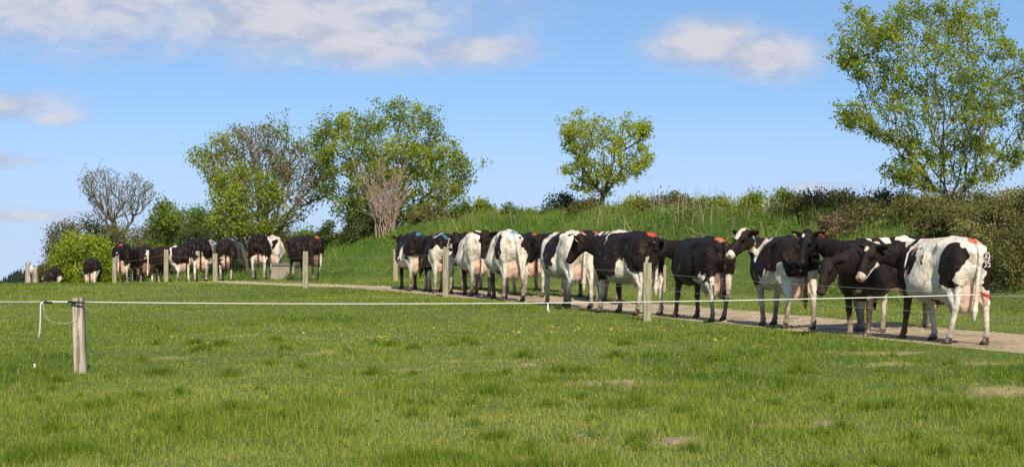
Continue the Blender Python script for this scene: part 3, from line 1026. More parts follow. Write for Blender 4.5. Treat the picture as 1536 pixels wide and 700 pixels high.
m_, T, out = new_mat('track_gravel')
t = T.n('ShaderNodeTexCoord')
a = T.noise(t.outputs['Object'], 1.2, 5, 0.6)
b = T.noise(t.outputs['Object'], 22.0, 6, 0.7)
vo = T.n('ShaderNodeTexVoronoi'); vo.inputs['Scale'].default_value = 32
T.link(t.outputs['Object'], vo.inputs['Vector'])
c = T.mix(b, (0.40, 0.295, 0.17, 1), (0.66, 0.51, 0.32, 1))
c = T.mix(T.math('MULTIPLY', T.smooth(a, 0.45, 0.62), 0.65), c, (0.27, 0.21, 0.14, 1))
dg = T.noise(t.outputs['Object'], 3.3, 5, 0.6, 0.5)
c = T.mix(T.math('MULTIPLY', T.smooth(dg, 0.60, 0.66), 0.7), c, (0.13, 0.105, 0.06, 1))
c = T.mix(T.smooth(vo.outputs[0], 0.22, 0.05), c, (0.56, 0.49, 0.38, 1))
principled(T, out, c, 0.95, 0.15, T.math('ADD', b, T.math('MULTIPLY', a, 2.0)), 1.0, 0.05)
MAT['track'] = m_

# ------------------------------------------------------------------ ground, track, bank
DRY = [(885, 578, .28, .10), (932, 575, .30, .22), (990, 577, .42, .07), (875, 656, .22, .10), (1012, 661, .14, .10), (1150, 638, .26, .08), (1235, 634, .40, .09),
       (1300, 530, .45, .15), (1520, 590, .55, .35), (1480, 545, .3, .08), (790, 548, .15, .1), (492, 528, .12, .10), (612, 553, .2, .06), (255, 536, .2, .07), (686, 540, .1, .08),
       (1330, 548, .4, .12), (800, 690, .2, .05), (520, 640, .15, .05)]
DRYW = []
for px, py, rx, ry in DRY:
    Y = F * EYE / (py - HOR)
    DRYW.append(((px - 768) * Y / F, Y, rx, max(ry, ry * Y / 10)))


def dryness(x, y):
    x = np.asarray(x, float); y = np.asarray(y, float)
    wob = (n2d(x, y, 5.5, 77, 3) - 0.5) * 2.6
    r = np.zeros(x.shape)
    for cx, cy, rx, ry in DRYW:
        d = np.sqrt(((x - cx) / rx) ** 2 + ((y - cy) / ry) ** 2)
        r = np.maximum(r, np.clip((1.15 - d + wob) * 1.6, 0, 1) * (d < 2.2))
    return r


def geo(a, b, n): return a * (b / a) ** (np.arange(1, n + 1) / n)


xs = np.concatenate([-(30 + geo(1.0, 3000, 26))[::-1], np.arange(-30, 24.01, 0.3), 24 + geo(1.0, 3000, 26)])
ys = np.concatenate([-(6 + geo(1.0, 400, 12))[::-1], np.arange(-6, 92, 0.3), 92 + geo(1.0, 3500, 34)])
GX, GY = np.meshgrid(xs, ys, indexing='ij')
GZ = ground_z(GX, GY)
nx_, ny_ = GX.shape
I = np.arange(nx_ * ny_).reshape(nx_, ny_)
quads = np.stack([I[:-1, :-1], I[1:, :-1], I[1:, 1:], I[:-1, 1:]], -1).reshape(-1, 4)
g = mesh_np('ground', np.stack([GX, GY, GZ], -1).reshape(-1, 3), [quads], MAT['ground'], attrs={'dry': dryness(GX, GY)})
tag(g, kind='structure')

# the track: one sheet over the ground
rows = []
nw = 13
for i in range(len(TRS)):
    a_ = TRS[max(i - 1, 0)]; b_ = TRS[min(i + 1, len(TRS) - 1)]
    d = unit(b_[:2] - a_[:2]); nrm = np.array([d[1], -d[0]])
    ww = TRS[i, 2] + 0.3
    for k in range(nw):
        u = (k / (nw - 1) - 0.5) * 2
        q = TRS[i, :2] + nrm * u * ww
        rows.append((q[0], q[1], u))
R_ = np.array(rows)
tz = ground_z(R_[:, 0], R_[:, 1]) + 0.014 - 0.02 * np.abs(R_[:, 2]) ** 6 + 0.02 * (n2d(R_[:, 0], R_[:, 1], 1.6, 21, 2) - 0.5)
I = np.arange(len(TRS) * nw).reshape(-1, nw)
quads = np.stack([I[:-1, :-1], I[:-1, 1:], I[1:, 1:], I[1:, :-1]], -1).reshape(-1, 4)
tag(mesh_np('track', np.stack([R_[:, 0], R_[:, 1], tz], 1), [quads], MAT['track']), kind='structure')

# stones lying on the track
ns = 1500
ii = RNG.integers(20, len(TRS) - 40, ns)
sx = TRS[ii, 0] + RNG.uniform(-1.3, 1.3, ns); sy_ = TRS[ii, 1] + RNG.uniform(-1.0, 1.0, ns)
sr = RNG.uniform(0.008, 0.028, ns)
ok = track_signed(sx, sy_) < 0.1
sx, sy_, sr = sx[ok], sy_[ok], sr[ok]
ov = np.array([(1, 0, 0), (0, 1, 0), (-1, 0, 0), (0, -1, 0), (0, 0, .8), (0, 0, -.6)])
of = np.array([(0, 1, 4), (1, 2, 4), (2, 3, 4), (3, 0, 4), (1, 0, 5), (2, 1, 5), (3, 2, 5), (0, 3, 5)])
P = np.stack([sx, sy_, ground_z(sx, sy_) + 0.02], 1)
V = P[:, None] + (ov * 1.0)[None] * sr[:, None, None] * RNG.uniform(0.6, 1.3, (len(P), 6, 1))
Fc = (of[None] + (np.arange(len(P)) * 6)[:, None, None]).reshape(-1, 3)
tag(mesh_np('stones', V.reshape(-1, 3), [Fc], simple_mat('stone_grey', (0.40, 0.37, 0.31), 0.9), smooth=False), 'small pale stones scattered over the dirt track', 'stones', kind='stuff')


# ------------------------------------------------------------------ grass
def blades(name, x, y, h, w, tint, mat, label, cat, lean=0.35, z0=None, segs=2, rng=RNG):
    n = len(x)
    z = (ground_z(x, y) if z0 is None else z0) - 0.008
    az = rng.uniform(0, 2 * np.pi, n)
    la = rng.uniform(0, 2 * np.pi, n)
    ln = h * np.abs(rng.normal(0, lean, n))
    ln = np.minimum(ln, h * 0.95)
    hz = np.sqrt(np.maximum(h * h - ln * ln * 0.8, (0.25 * h) ** 2))
    wx = np.cos(az) * w / 2; wy = np.sin(az) * w / 2
    lx = np.cos(la) * ln; ly = np.sin(la) * ln
    b = np.stack([x, y, z], 1)
    W_ = np.stack([wx, wy, np.zeros(n)], 1)
    M_ = b + np.stack([lx * 0.3, ly * 0.3, hz * 0.58], 1)
    Tp = b + np.stack([lx, ly, hz], 1)
    V = np.stack([b - W_, b + W_, M_ + W_ * 0.75, M_ - W_ * 0.75, Tp], 1).reshape(-1, 3)
    k = (np.arange(n) * 5)[:, None]
    Q = k + np.array([0, 1, 2, 3]); T3 = k + np.array([3, 2, 4])
    o = mesh_np(name, V, [Q, T3], mat, attrs={'tint': np.repeat(np.clip(tint, 0, 1), 5)}, smooth=False)
    return tag(o, label, cat, kind='stuff')


def sample_view(n, y0, y1, pw):
    """ground points in a wedge a good deal wider than the view; density per area ~ Y^-pw"""
    e = 2 - pw
    u = RNG.uniform(0, 1, n)
    Y = (y0 ** e + u * (y1 ** e - y0 ** e)) ** (1 / e)
    X = RNG.uniform(-0.37, 0.37, n) * Y
    return X, Y


X, Y = sample_view(520000, 8.5, 62, 1.75)
keep = (track_signed(X, Y) > (n2d(X, Y, 1.6, 55, 3) - 0.58) * 2.0)
X, Y = X[keep], Y[keep]
tl, pp = tp(X, Y)
onbank = (pp - bank_foot(tl)) > 0.6
X, Y = X[~onbank], Y[~onbank]
N1 = n2d(X, Y, 0.55, 1, 3); N2 = n2d(X, Y, 2.4, 2, 3); N3 = n2d(X, Y, 0.16, 8, 2)
dr = dryness(X, Y)
keep = RNG.uniform(0, 1, len(X)) > dr * 0.36
X, Y, N1, N2, N3, dr = X[keep], Y[keep], N1[keep], N2[keep], N3[keep], dr[keep]
tuft = sstep(0.60, 0.76, N2 * 0.6 + N1 * 0.4 + 0.02)
# lusher, longer grass in the near field, grazed lawn-short beyond the rope
lush = 1 - sstep(14, 20, Y)
hgt = (0.034 + 0.020 * lush + 0.045 * tuft * (0.5 + 0.5 * lush) + 0.030 * sstep(0.45, 0.7, N1)) * RNG.uniform(0.55, 1.35, len(X))
hgt *= (1 - 0.55 * dr)
hgt *= 0.6 + 0.4 * sstep(0.0, 0.9, track_signed(X, Y))
tint = 0.57 + (0.5 - N1) * 0.80 + (N3 - 0.5) * 0.8 - 0.22 * tuft + RNG.normal(0, 0.19, len(X)) + 0.04 * (1 - lush)
tint = np.where(RNG.uniform(0, 1, len(X)) < 0.055, 0.86 + RNG.uniform(0, 0.14, len(X)), np.minimum(tint, 0.84))
tint = np.where(RNG.uniform(0, 1, len(X)) < dr * 0.85, 0.9 + RNG.uniform(0, 0.1, len(X)), tint)
wid = 0.0050 * (np.maximum(Y, 10) / 12) ** 0.85 * RNG.uniform(0.7, 1.3, len(X))
blades('field_grass', X, Y, hgt, wid, tint, MAT['grass'], 'short grazed green grass covering the field in front of the track', 'grass', 0.75)

# dried dung pats in the grass, each a thing of its own
def dung_pat(px, py, r):
    Yc = F * EYE / (py - HOR); Xc = (px - 768) * Yc / F
    rg = np.random.default_rng(int(px))
    V, Q = [], []
    r = r * 0.8
    prof = [(1.0, 0.0), (0.85, 0.012), (0.62, 0.018), (0.52, 0.010), (0.25, 0.020)]
    wob = rg.uniform(0.6, 1.3, 14)
    for i, (rr, z) in enumerate(prof):
        for j in range(14):
            a = j / 14 * 2 * np.pi
            V.append((rr * r * wob[j] * math.cos(a), rr * r * wob[j] * math.sin(a), z + rg.uniform(0, .014) - 0.012 * (i == 0)))
    Q = [(i * 14 + j, i * 14 + (j + 1) % 14, (i + 1) * 14 + (j + 1) % 14, (i + 1) * 14 + j) for i in range(len(prof) - 1) for j in range(14)]
    V.append((0, 0, 0.024)); T3 = [(4 * 14 + j, 4 * 14 + (j + 1) % 14, len(V) - 1) for j in range(14)]
    return mesh_np('dung_pat', V, [np.array(Q), np.array(T3)], MAT['dung'], loc=(Xc, Yc, gz(Xc, Yc) + 0.006))


MAT['dung'] = simple_mat('dry_dung', (0.24, 0.185, 0.12), 0.95, 0.1, 0.5, 30)
for px, py, r, lb in [(885, 579, .13, 'dry tan dung pat left of the green weed clump in mid field'), (930, 577, .17, 'crumbling pale dung pat in the middle of the right foreground'),
                      (880, 657, .13, 'dry pale dung pat near the bottom centre of the field'), (1010, 661, .11, 'small pale dung pat at bottom, right of another pale one'),
                      (1236, 636, .15, 'wide dry dung pat in the lower right foreground'), (790, 548, .09, 'small dry dung pat in the middle of the field')]:
    tag(dung_pat(px, py, r), lb, 'dung pat', 'dried dung pats in the field')

# bleached dead grass over and round the dung pats and dry spots
n = 9000
ci = RNG.integers(0, len(DRYW), n)
DW = np.array(DRYW)
X = DW[ci, 0] + RNG.normal(0, 0.5, n) * DW[ci, 2] * 1.1
Y = DW[ci, 1] + RNG.normal(0, 0.5, n) * DW[ci, 3] * 1.1
blades('dead_grass', X, Y, RNG.uniform(0.02, 0.055, n), 0.006 * RNG.uniform(0.7, 1.3, n), RNG.uniform(0.80, 1.0, n), MAT['grass'], 'bleached dead grass in the worn patches of the field', 'grass', 1.2)

# tufts the cows leave standing
tx, ty, th, tt, tw = [], [], [], [], []
TU = [(585, 519, .16), (700, 570, .2), (735, 590, .28), (820, 575, .2), (420, 630, .2), (350, 620, .24), (640, 605, .14), (345, 560, .16), (1070, 545, .2), (1200, 560, .22), (1172, 575, .2), (1420, 615, .26),
      (1500, 650, .3), (1370, 660, .2), (1240, 655, .22), (960, 600, .16), (30, 690, .3), (110, 680, .3), (210, 600, .26), (160, 615, .3), (490, 610, .22), (610, 695, .3), (1040, 530, .15), (930, 610, .3), (840, 560, .18),
      (1100, 565, .2), (270, 640, .3), (560, 560, .2), (700, 515, .18), (870, 560, .18), (1330, 610, .2)]
for px, py, r in TU + [(RNG.uniform(-60, 1600), RNG.uniform(505, 705), RNG.uniform(.06, .2)) for _ in range(150)]:
    Yc = F * EYE / (py - HOR); Xc = (px - 768) * Yc / F
    n = int(900 * r * (1.6 if r > .15 else 1))
    rr = np.abs(RNG.normal(0, 0.5, n)) * r; aa = RNG.uniform(0, 2 * np.pi, n)
    tx.append(Xc + rr * np.cos(aa) * 1.3); ty.append(Yc + rr * np.sin(aa))
    th.append((0.075 + 0.075 * r / 0.3) * RNG.uniform(0.5, 1.15, n) * np.clip(1.15 - rr / r * 0.5, 0.4, 1)); tt.append(RNG.uniform(0.02, 0.22) + RNG.uniform(0, 0.36, n))
    tw.append(0.0055 * (max(Yc, 10) / 12) ** 0.85 * RNG.uniform(0.7, 1.3, n))
X = np.concatenate(tx); Y = np.concatenate(ty)
k = track_signed(X, Y) > 0.15
blades('grass_tufts', X[k], Y[k], np.concatenate(th)[k], np.concatenate(tw)[k], np.concatenate(tt)[k], MAT['grass'], 'darker uneaten tufts of long grass dotted over the field', 'grass', 0.65)

# bank: long grass
n = 190000
tl = RNG.uniform(-16, 62, n) ; q = RNG.uniform(-0.2, 8.0, n) ** 1.0
tl = np.where(RNG.uniform(0, 1, n) < 0.25, RNG.uniform(28, 50, n), tl)
X, Y = from_tp(tl, q + bank_foot(tl))
k = (np.abs(X) < 0.42 * Y + 2) & (track_signed(X, Y) > 0.2) & (Y > 10)
X, Y, q, tl = X[k], Y[k], q[k], tl[k]
N1 = n2d(X, Y, 0.8, 31, 3); N2 = n2d(X, Y, 0.3, 32, 2)
topm = sstep(2.2, 3.4, q)
hgt = (0.10 + 0.16 * sstep(0.3, 2.5, q) + 0.16 * sstep(0.5, 0.75, N1)) * RNG.uniform(0.5, 1.3, len(X))
tint = 0.42 + (N1 - 0.5) * 0.7 + (N2 - 0.5) * 0.6 + RNG.normal(0, 0.12, len(X)) + 0.1 * topm
tint = np.minimum(tint, 0.80)
tint = np.where(RNG.uniform(0, 1, len(X)) < 0.04 + 0.16 * topm, RNG.uniform(0.85, 1, len(X)), tint)
blades('bank_grass', X, Y, hgt, 0.011 * (Y / 35) ** 0.7 * RNG.uniform(0.7, 1.4, len(X)), tint, MAT['bank_grass'], 'long lush grass growing down the side of the bank behind the cows', 'grass', 0.45)


# ------------------------------------------------------------------ leaves, bushes, trees
def leaves(name, C, size, tint, mat, parent=None, droop=0.0, rng=RNG, aspect=0.62):
    """one small pointed leaf (two triangles folded on the midrib) per centre"""
    n = len(C)
    d = rng.normal(0, 1, (n, 3)); d[:, 2] -= droop
    d /= np.linalg.norm(d, axis=1, keepdims=True)
    r = rng.normal(0, 1, (n, 3))
    s = np.cross(d, r); s /= np.linalg.norm(s, axis=1, keepdims=True) + 1e-9
    nn = np.cross(d, s)
    L = (size * rng.uniform(0.6, 1.35, n))[:, None]
    a = C - d * L * 0.5; b = C + d * L * 0.5
    m1 = C + s * L * aspect * 0.5 + nn * L * 0.10; m2 = C - s * L * aspect * 0.5 + nn * L * 0.10
    V = np.stack([a, m1, b, m2], 1).reshape(-1, 3)
    k = (np.arange(n) * 4)[:, None]
    T1 = k + np.array([0, 1, 2]); T2 = k + np.array([0, 2, 3])
    return mesh_np(name, V, [T1, T2], mat, parent, smooth=False, attrs={'tint': np.repeat(np.clip(tint, 0, 1), 4)})


def in_poly(px, pz, poly):
    r = np.zeros(len(px), bool)
    n = len(poly)
    for i in range(n):
        x1, z1 = poly[i]; x2, z2 = poly[(i + 1) % n]
        c = ((z1 > pz) != (z2 > pz)) & (px < (x2 - x1) * (pz - z1) / (z2 - z1 + 1e-12) + x1)
        r ^= c
    return r


def crown_points(poly, n, depth, rng, gap=0.35, gscale=1.6, shell=0.0, seed=0, spike=0.2):
    """points through the crown's volume; poly = outline (x, z) in metres about the base"""
    P = np.array(poly)
    lo = P.min(0); hi = P.max(0)
    out_ = np.zeros((0, 3))
    zs = np.linspace(lo[1], hi[1], 40)
    gx = np.linspace(lo[0], hi[0], 160)
    xl = []; xr = []
    for z in zs:
        ins = gx[in_poly(gx, np.full(160, z), poly)]
        xl.append(ins.min() if len(ins) else 0); xr.append(ins.max() if len(ins) else 0)
    while len(out_) < n:
        x = rng.uniform(lo[0], hi[0], n * 3); z = rng.uniform(lo[1], hi[1], n * 3)
        k = in_poly(x, z, poly)
        x, z = x[k], z[k]
        l = np.interp(z, zs, xl); r = np.interp(z, zs, xr)
        c = (l + r) / 2; w = (r - l) / 2 + 1e-3
        u = np.clip((x - c) / w, -1, 1)
        y = rng.uniform(-1, 1, len(x)) * np.sqrt(1 - u * u) * w * depth
        Q = np.stack([x, y, z], 1)
        g_ = vnoise(Q, gscale, seed)
        k = g_ > gap * rng.uniform(0.6, 1.2, len(x))
        if shell > 0:
            rad = np.sqrt(u * u + (y / (w * depth + 1e-6)) ** 2)
            k &= rng.uniform(0, 1, len(x)) < (1 - shell + shell * rad)
        Q = Q[k]
        # some shoots reach out past the rest
        cen = np.array([(lo[0] + hi[0]) / 2, 0, lo[1] + 0.35 * (hi[1] - lo[1])])
        j = np.where(rng.uniform(0, 1, len(Q)) < 0.3, rng.uniform(0.0, spike * (0.55 if n > 1000 else 1.0), len(Q)), 0)
        j = j * (vnoise(Q, 1.3, seed + 77) > 0.45)
        Q = Q + (Q - cen) * j[:, None]
        out_ = np.concatenate([out_, Q])
    return out_[:n]


def skeleton(base_pts, tips, rng, step=0.22, bal=0.35, wig=0.03):
    """join every tip to the branch it would most cheaply grow from"""
    nodes = [np.array(b, float) for b in base_pts]
    par = [-1] + list(range(len(base_pts) - 1))
    plen = [0.0]
    for i in range(1, len(nodes)):
        plen.append(plen[-1] + np.linalg.norm(nodes[i] - nodes[i - 1]))
    cap = len(tips) * 40 + 50
    A = np.zeros((cap, 3)); PL = np.zeros(cap); n = len(nodes)
    A[:n] = nodes; PL[:n] = plen
    par = par + [0] * (cap - n)
    order = np.argsort(np.linalg.norm(tips - nodes[-1], axis=1) + rng.normal(0, 0.15, len(tips)))
    ends = []
    for q in order:
        t = tips[q]
        d = t - A[:n]
        L = np.linalg.norm(d, axis=1)
        down = np.maximum(-d[:, 2], 0)
        cost = L + bal * PL[:n] + down * 2.0
        i = int(np.argmin(cost))
        k = max(1, int(L[i] / step))
        prev = i
        a = A[i].copy()
        # start out along the parent's own direction, then bend to the tip
        pd = A[i] - A[par[i]] if par[i] >= 0 else vec(0, 0, 1)
        pd = unit(pd) * L[i] * 0.25
        for s in range(1, k + 1):
            f_ = s / k
            p = a * (1 - f_) + t * f_ + pd * (f_ * (1 - f_)) * 1.2
            if s < k: p = p + rng.normal(0, wig, 3)
            if n >= cap: break
            A[n] = p; PL[n] = PL[prev] + np.linalg.norm(p - A[prev]); par[n] = prev
            prev = n; n += 1
        ends.append(prev)
    A = A[:n]; par = np.array(par[:n])
    cnt = np.zeros(n)
    for e in ends:
        while e >= 0:
            cnt[e] += 1
            e = par[e]
    return A, par, cnt, np.array(ends)


def branches(name, A, par, cnt, r_tip, r_exp, mat, parent, rmax=None):
    k = par >= 0
    i = np.nonzero(k)[0]; p = par[i]
    r = r_tip * np.maximum(cnt, 1) ** r_exp
    if rmax: r = np.minimum(r, rmax)
    V, Q = frusta(A[p], A[i] + (A[i] - A[p]) * 0.06, np.minimum(r[p], r[i] * 1.35), r[i], 5)
    return mesh_np(name, V, [Q], mat, parent)


def tree(name, label, cat, px, py, Y, poly_px, n_tips=400, lpt=16, leaf=0.06, spread=0.12, mat='leaf_mid', bark='bark', depth=0.85, gap=0.35, gscale=1.6, shell=0.3, stems=1, trunk_h=0.4,
         r_tip=0.004, r_exp=0.46, bal=0.3, group=None, seed=1, tint0=0.5, tvar=0.35, zbase=None, leaf2=None, droop=0.2, rmax=None, wig=0.03):
    """poly_px: outline of the crown as seen, photo pixels, turned into metres at the tree's distance"""
    rng = np.random.default_rng(seed)
    X = (px - 768) * Y / F
    zg = gz(X, Y) if zbase is None else zbase
    root = empty(name, (X, Y, zg))
    poly = [((a - 768) * Y / F - X, EYE - (b - HOR) * Y / F - zg) for a, b in poly_px]
    tips = crown_points(poly, n_tips, depth, rng, gap, gscale, shell, seed)
    if stems == 1:
        A, par, cnt, ends = skeleton([(0, 0, -0.2), (0.02, 0, trunk_h * 0.5), (0.0, 0.02, trunk_h)], tips, rng, bal=bal, wig=wig)
    else:
        parts_ = []
        sidx = rng.integers(0, stems, len(tips))
        # neighbouring tips share a stem
        ang = np.arctan2(tips[:, 1] + rng.normal(0, .2, len(tips)), tips[:, 0] + rng.normal(0, .2, len(tips)))
        sidx = ((ang + np.pi) / (2 * np.pi) * stems).astype(int) % stems
        oA, oP, oC, oE = [], [], [], []
        off = 0
        for s_ in range(stems):
            tt_ = tips[sidx == s_]
            if len(tt_) < 1: continue
            a0 = s_ / stems * 2 * np.pi - np.pi + np.pi / stems
            b0 = vec(0.10 * np.cos(a0), 0.10 * np.sin(a0), 0)
            A, par, cnt, ends = skeleton([b0 + (0, 0, -0.2), b0 * 1.6 + (0, 0, trunk_h * 0.5), b0 * 2.4 + (0, 0, trunk_h)], tt_, rng, bal=bal, wig=wig)
            oA.append(A); oP.append(np.where(par >= 0, par + off, -1)); oC.append(cnt); oE.append(ends + off)
            off += len(A)
        A = np.concatenate(oA); par = np.concatenate(oP); cnt = np.concatenate(oC); ends = np.concatenate(oE)
    branches('trunk', A, par, cnt, r_tip * Y / 45, r_exp, MAT[bark], root, rmax)
    if lpt > 0:
        small = np.nonzero((cnt <= 3) & (par >= 0))[0]
        src = np.concatenate([np.repeat(ends, lpt), rng.choice(small, max(1, len(ends) * lpt // 3))])
        ck = vnoise(A[src], 2.2, seed + 3)
        C = A[src] + rng.normal(0, spread, (len(src), 3)) * np.array([1, 1, 0.8])
        lt = tint0 + (ck - 0.5) * tvar * 1.6 + rng.normal(0, tvar * 0.22, len(src))
        if leaf2:
            frac, m2 = leaf2
            sel = vnoise(A[src], 1.1, seed + 9) < frac
            leaves('crown', C[~sel], leaf, lt[~sel], MAT[mat], root, droop, rng)
            leaves('crown', C[sel], leaf, lt[sel], MAT[m2], root, droop, rng)
        else:
            leaves('crown', C, leaf, lt, MAT[mat], root, droop, rng)
    tag(root, label, cat, group)
    return root


tree('tree', 'tall many-stemmed tree with open yellow-green crown, standing on the bank above the rightmost cow', 'tree', 1428, 292, bank_Y(1428, 4.2),
     [(1400, 285), (1345, 275), (1320, 245), (1370, 228), (1318, 205), (1268, 190), (1252, 150), (1300, 165), (1290, 120), (1262, 95), (1258, 45), (1292, 10), (1330, 25), (1352, 5), (1390, 22), (1418, 4), (1450, 18), (1500, 25),
      (1508, 60), (1540, 90), (1580, 120), (1590, 190), (1545, 225), (1500, 270), (1450, 288)],
     n_tips=1150, lpt=24, leaf=0.070, spread=0.085, mat='leaf_yellow', gap=0.52, gscale=1.7, stems=7, trunk_h=0.5, r_tip=0.0042, r_exp=0.42, seed=11, tint0=0.56, tvar=0.5, bal=0.55, leaf2=(0.42, 'leaf_mid'), bark='bark_grey')
tree('hawthorn_tree', 'small bushy hawthorn tree with a bare dangling twig, alone on the bank top', 'tree', 902, 306, bank_Y(902, 4.0),
     [(885, 290), (862, 282), (845, 258), (858, 235), (843, 210), (850, 180), (872, 163), (890, 178), (925, 175), (940, 178), (948, 186), (972, 182), (975, 200), (962, 218), (978, 240), (958, 262), (938, 270), (915, 292)],
     n_tips=330, lpt=22, leaf=0.085, spread=0.10, mat='leaf_yellow', gap=0.42, gscale=2.2, stems=1, trunk_h=0.35, r_tip=0.0055, r_exp=0.44, seed=12, tint0=0.78, tvar=0.5, leaf2=(0.4, 'leaf_mid'))
tree('tree', 'broad dense green tree with dead pale stems inside, at the left end of the bank', 'tree', 590, 335, 63,
     [(560, 335), (515, 325), (490, 285), (478, 250), (470, 215), (490, 190), (520, 165), (545, 175), (560, 155), (600, 150), (640, 165), (660, 195), (690, 225), (704, 250), (690, 285), (680, 310), (640, 330), (600, 338)],
     n_tips=900, lpt=24, leaf=0.10, spread=0.14, mat='leaf_mid', gap=0.36, gscale=1.0, stems=6, trunk_h=0.5, r_tip=0.005, r_exp=0.42, seed=13, tint0=0.58, tvar=0.5, leaf2=(0.4, 'leaf_yellow'), shell=0.5)
def dead_shrub():
    rng = np.random.default_rng(14)
    Y = 60.0
    X = (578 - 768) * Y / F
    zg = gz(X, Y)
    root = empty('dead_shrub', (X, Y, zg))
    A_, B_, ra_, rb_ = [], [], [], []
    for s_ in range(26):
        p = np.array([rng.normal(0, .22), rng.normal(0, .15), -0.1])
        tgt = np.array([rng.normal(0.0, 0.42), rng.normal(0, .3), rng.uniform(1.3, 2.6)])
        n = 11
        d = (tgt - p) / n
        r = rng.uniform(0.012, 0.024)
        for k in range(n):
            q = p + d + rng.normal(0, 0.022, 3)
            r2 = r * 0.88
            A_.append(p); B_.append(q); ra_.append(r); rb_.append(r2)
            if k > 2:
                for _ in range(2):
                    a = q; dd = unit(d * 1.0 / np.linalg.norm(d) + rng.normal(0, .45, 3)) * rng.uniform(.1, .22)
                    for m in range(3):
                        b = a + dd + rng.normal(0, .02, 3)
                        A_.append(a); B_.append(b); ra_.append(0.007 - m * .0015); rb_.append(0.0055 - m * .0015)
                        a = b
            p = q; r = r2
    V, Q = frusta(A_, B_, np.array(ra_), np.array(rb_), 5)
    mesh_np('stems', V, [Q], MAT['bark_pale'], root)
    tag(root, 'leafless shrub of pinkish bare stems in front of the dense green tree', 'shrub')
dead_shrub()

tree('tree', 'wide sparse tree with bronze young leaves and showing branches, behind the trough', 'tree', 387, 372, 66,
     [(370, 350), (330, 335), (318, 300), (285, 245), (290, 230), (312, 215), (330, 205), (350, 192), (395, 188), (435, 190), (465, 215), (490, 250), (500, 285), (470, 310), (455, 325), (425, 345), (400, 352)],
     n_tips=800, lpt=13, leaf=0.10, spread=0.15, mat='leaf_bronze', gap=0.45, gscale=1.3, stems=7, trunk_h=0.9, r_tip=0.0062, r_exp=0.40, seed=15, tint0=0.5, tvar=0.6, bal=0.75, bark='bark_grey', leaf2=(0.50, 'leaf_yellow'))
tree('bush', 'rounded green bush filling the middle of the sparse bronze tree', 'bush', 375, 368, 63,
     [(345, 352), (322, 330), (318, 290), (330, 262), (355, 250), (385, 258), (415, 275), (425, 305), (410, 340), (385, 352)],
     n_tips=240, lpt=20, leaf=0.10, spread=0.15, mat='leaf_yellow', gap=0.40, gscale=1.2, stems=4, trunk_h=0.6, r_tip=0.005, seed=16, tint0=0.45, tvar=0.5)
tree('bare_tree', 'tall bare grey tree with fine twigs, above the bushes at left', 'tree', 180, 400, 92,
     [(172, 352), (150, 325), (133, 300), (118, 278), (128, 258), (150, 253), (180, 252), (205, 262), (225, 275), (236, 290), (215, 315), (200, 340), (186, 358)],
     n_tips=800, lpt=2, leaf=0.10, spread=0.12, mat='leaf_olive', gap=0.42, gscale=0.7, stems=1, trunk_h=2.4, r_tip=0.0042, r_exp=0.42, seed=17, bal=0.5, bark='bark_grey', wig=0.06)
tree('bush', 'thin olive bush behind the bright green one, leftmost of the far bushes', 'bush', 105, 420, 95,
     [(72, 395), (70, 370), (82, 345), (100, 328), (125, 325), (150, 335), (170, 345), (170, 395), (120, 412)],
     n_tips=300, lpt=16, leaf=0.13, spread=0.22, mat='leaf_olive', gap=0.40, gscale=0.8, stems=4, trunk_h=0.5, r_tip=0.006, seed=18, tint0=0.35, tvar=0.4)
tree('bush', 'olive-brown twiggy bush between the bare tree and the dense mid-green one', 'bush', 205, 415, 88,
     [(160, 400), (158, 350), (175, 338), (200, 352), (225, 325), (245, 320), (262, 350), (262, 400)],
     n_tips=300, lpt=14, leaf=0.13, spread=0.22, mat='leaf_olive', gap=0.40, gscale=0.8, stems=5, trunk_h=0.4, r_tip=0.006, seed=19, tint0=0.5, tvar=0.5)
tree('bush', 'bright lime-green bush beside the farthest cows at left', 'bush', 122, 420, 84,
     [(85, 415), (78, 392), (88, 368), (105, 355), (125, 350), (148, 358), (165, 372), (172, 395), (172, 420), (120, 428)],
     n_tips=330, lpt=26, leaf=0.13, spread=0.19, mat='leaf_fresh', gap=0.34, gscale=0.9, stems=4, trunk_h=0.4, r_tip=0.005, seed=20, tint0=0.5, tvar=0.5, shell=0.5)
tree('tree', 'low dense mid-green tree behind the cows between two sparse trees', 'tree', 275, 400, 78,
     [(232, 392), (228, 345), (232, 318), (245, 300), (262, 316), (290, 318), (318, 325), (340, 345), (348, 365), (348, 395)],
     n_tips=480, lpt=28, leaf=0.12, spread=0.19, mat='leaf_mid', gap=0.32, gscale=0.8, stems=4, trunk_h=0.6, r_tip=0.005, seed=21, tint0=0.35, tvar=0.45, shell=0.5)
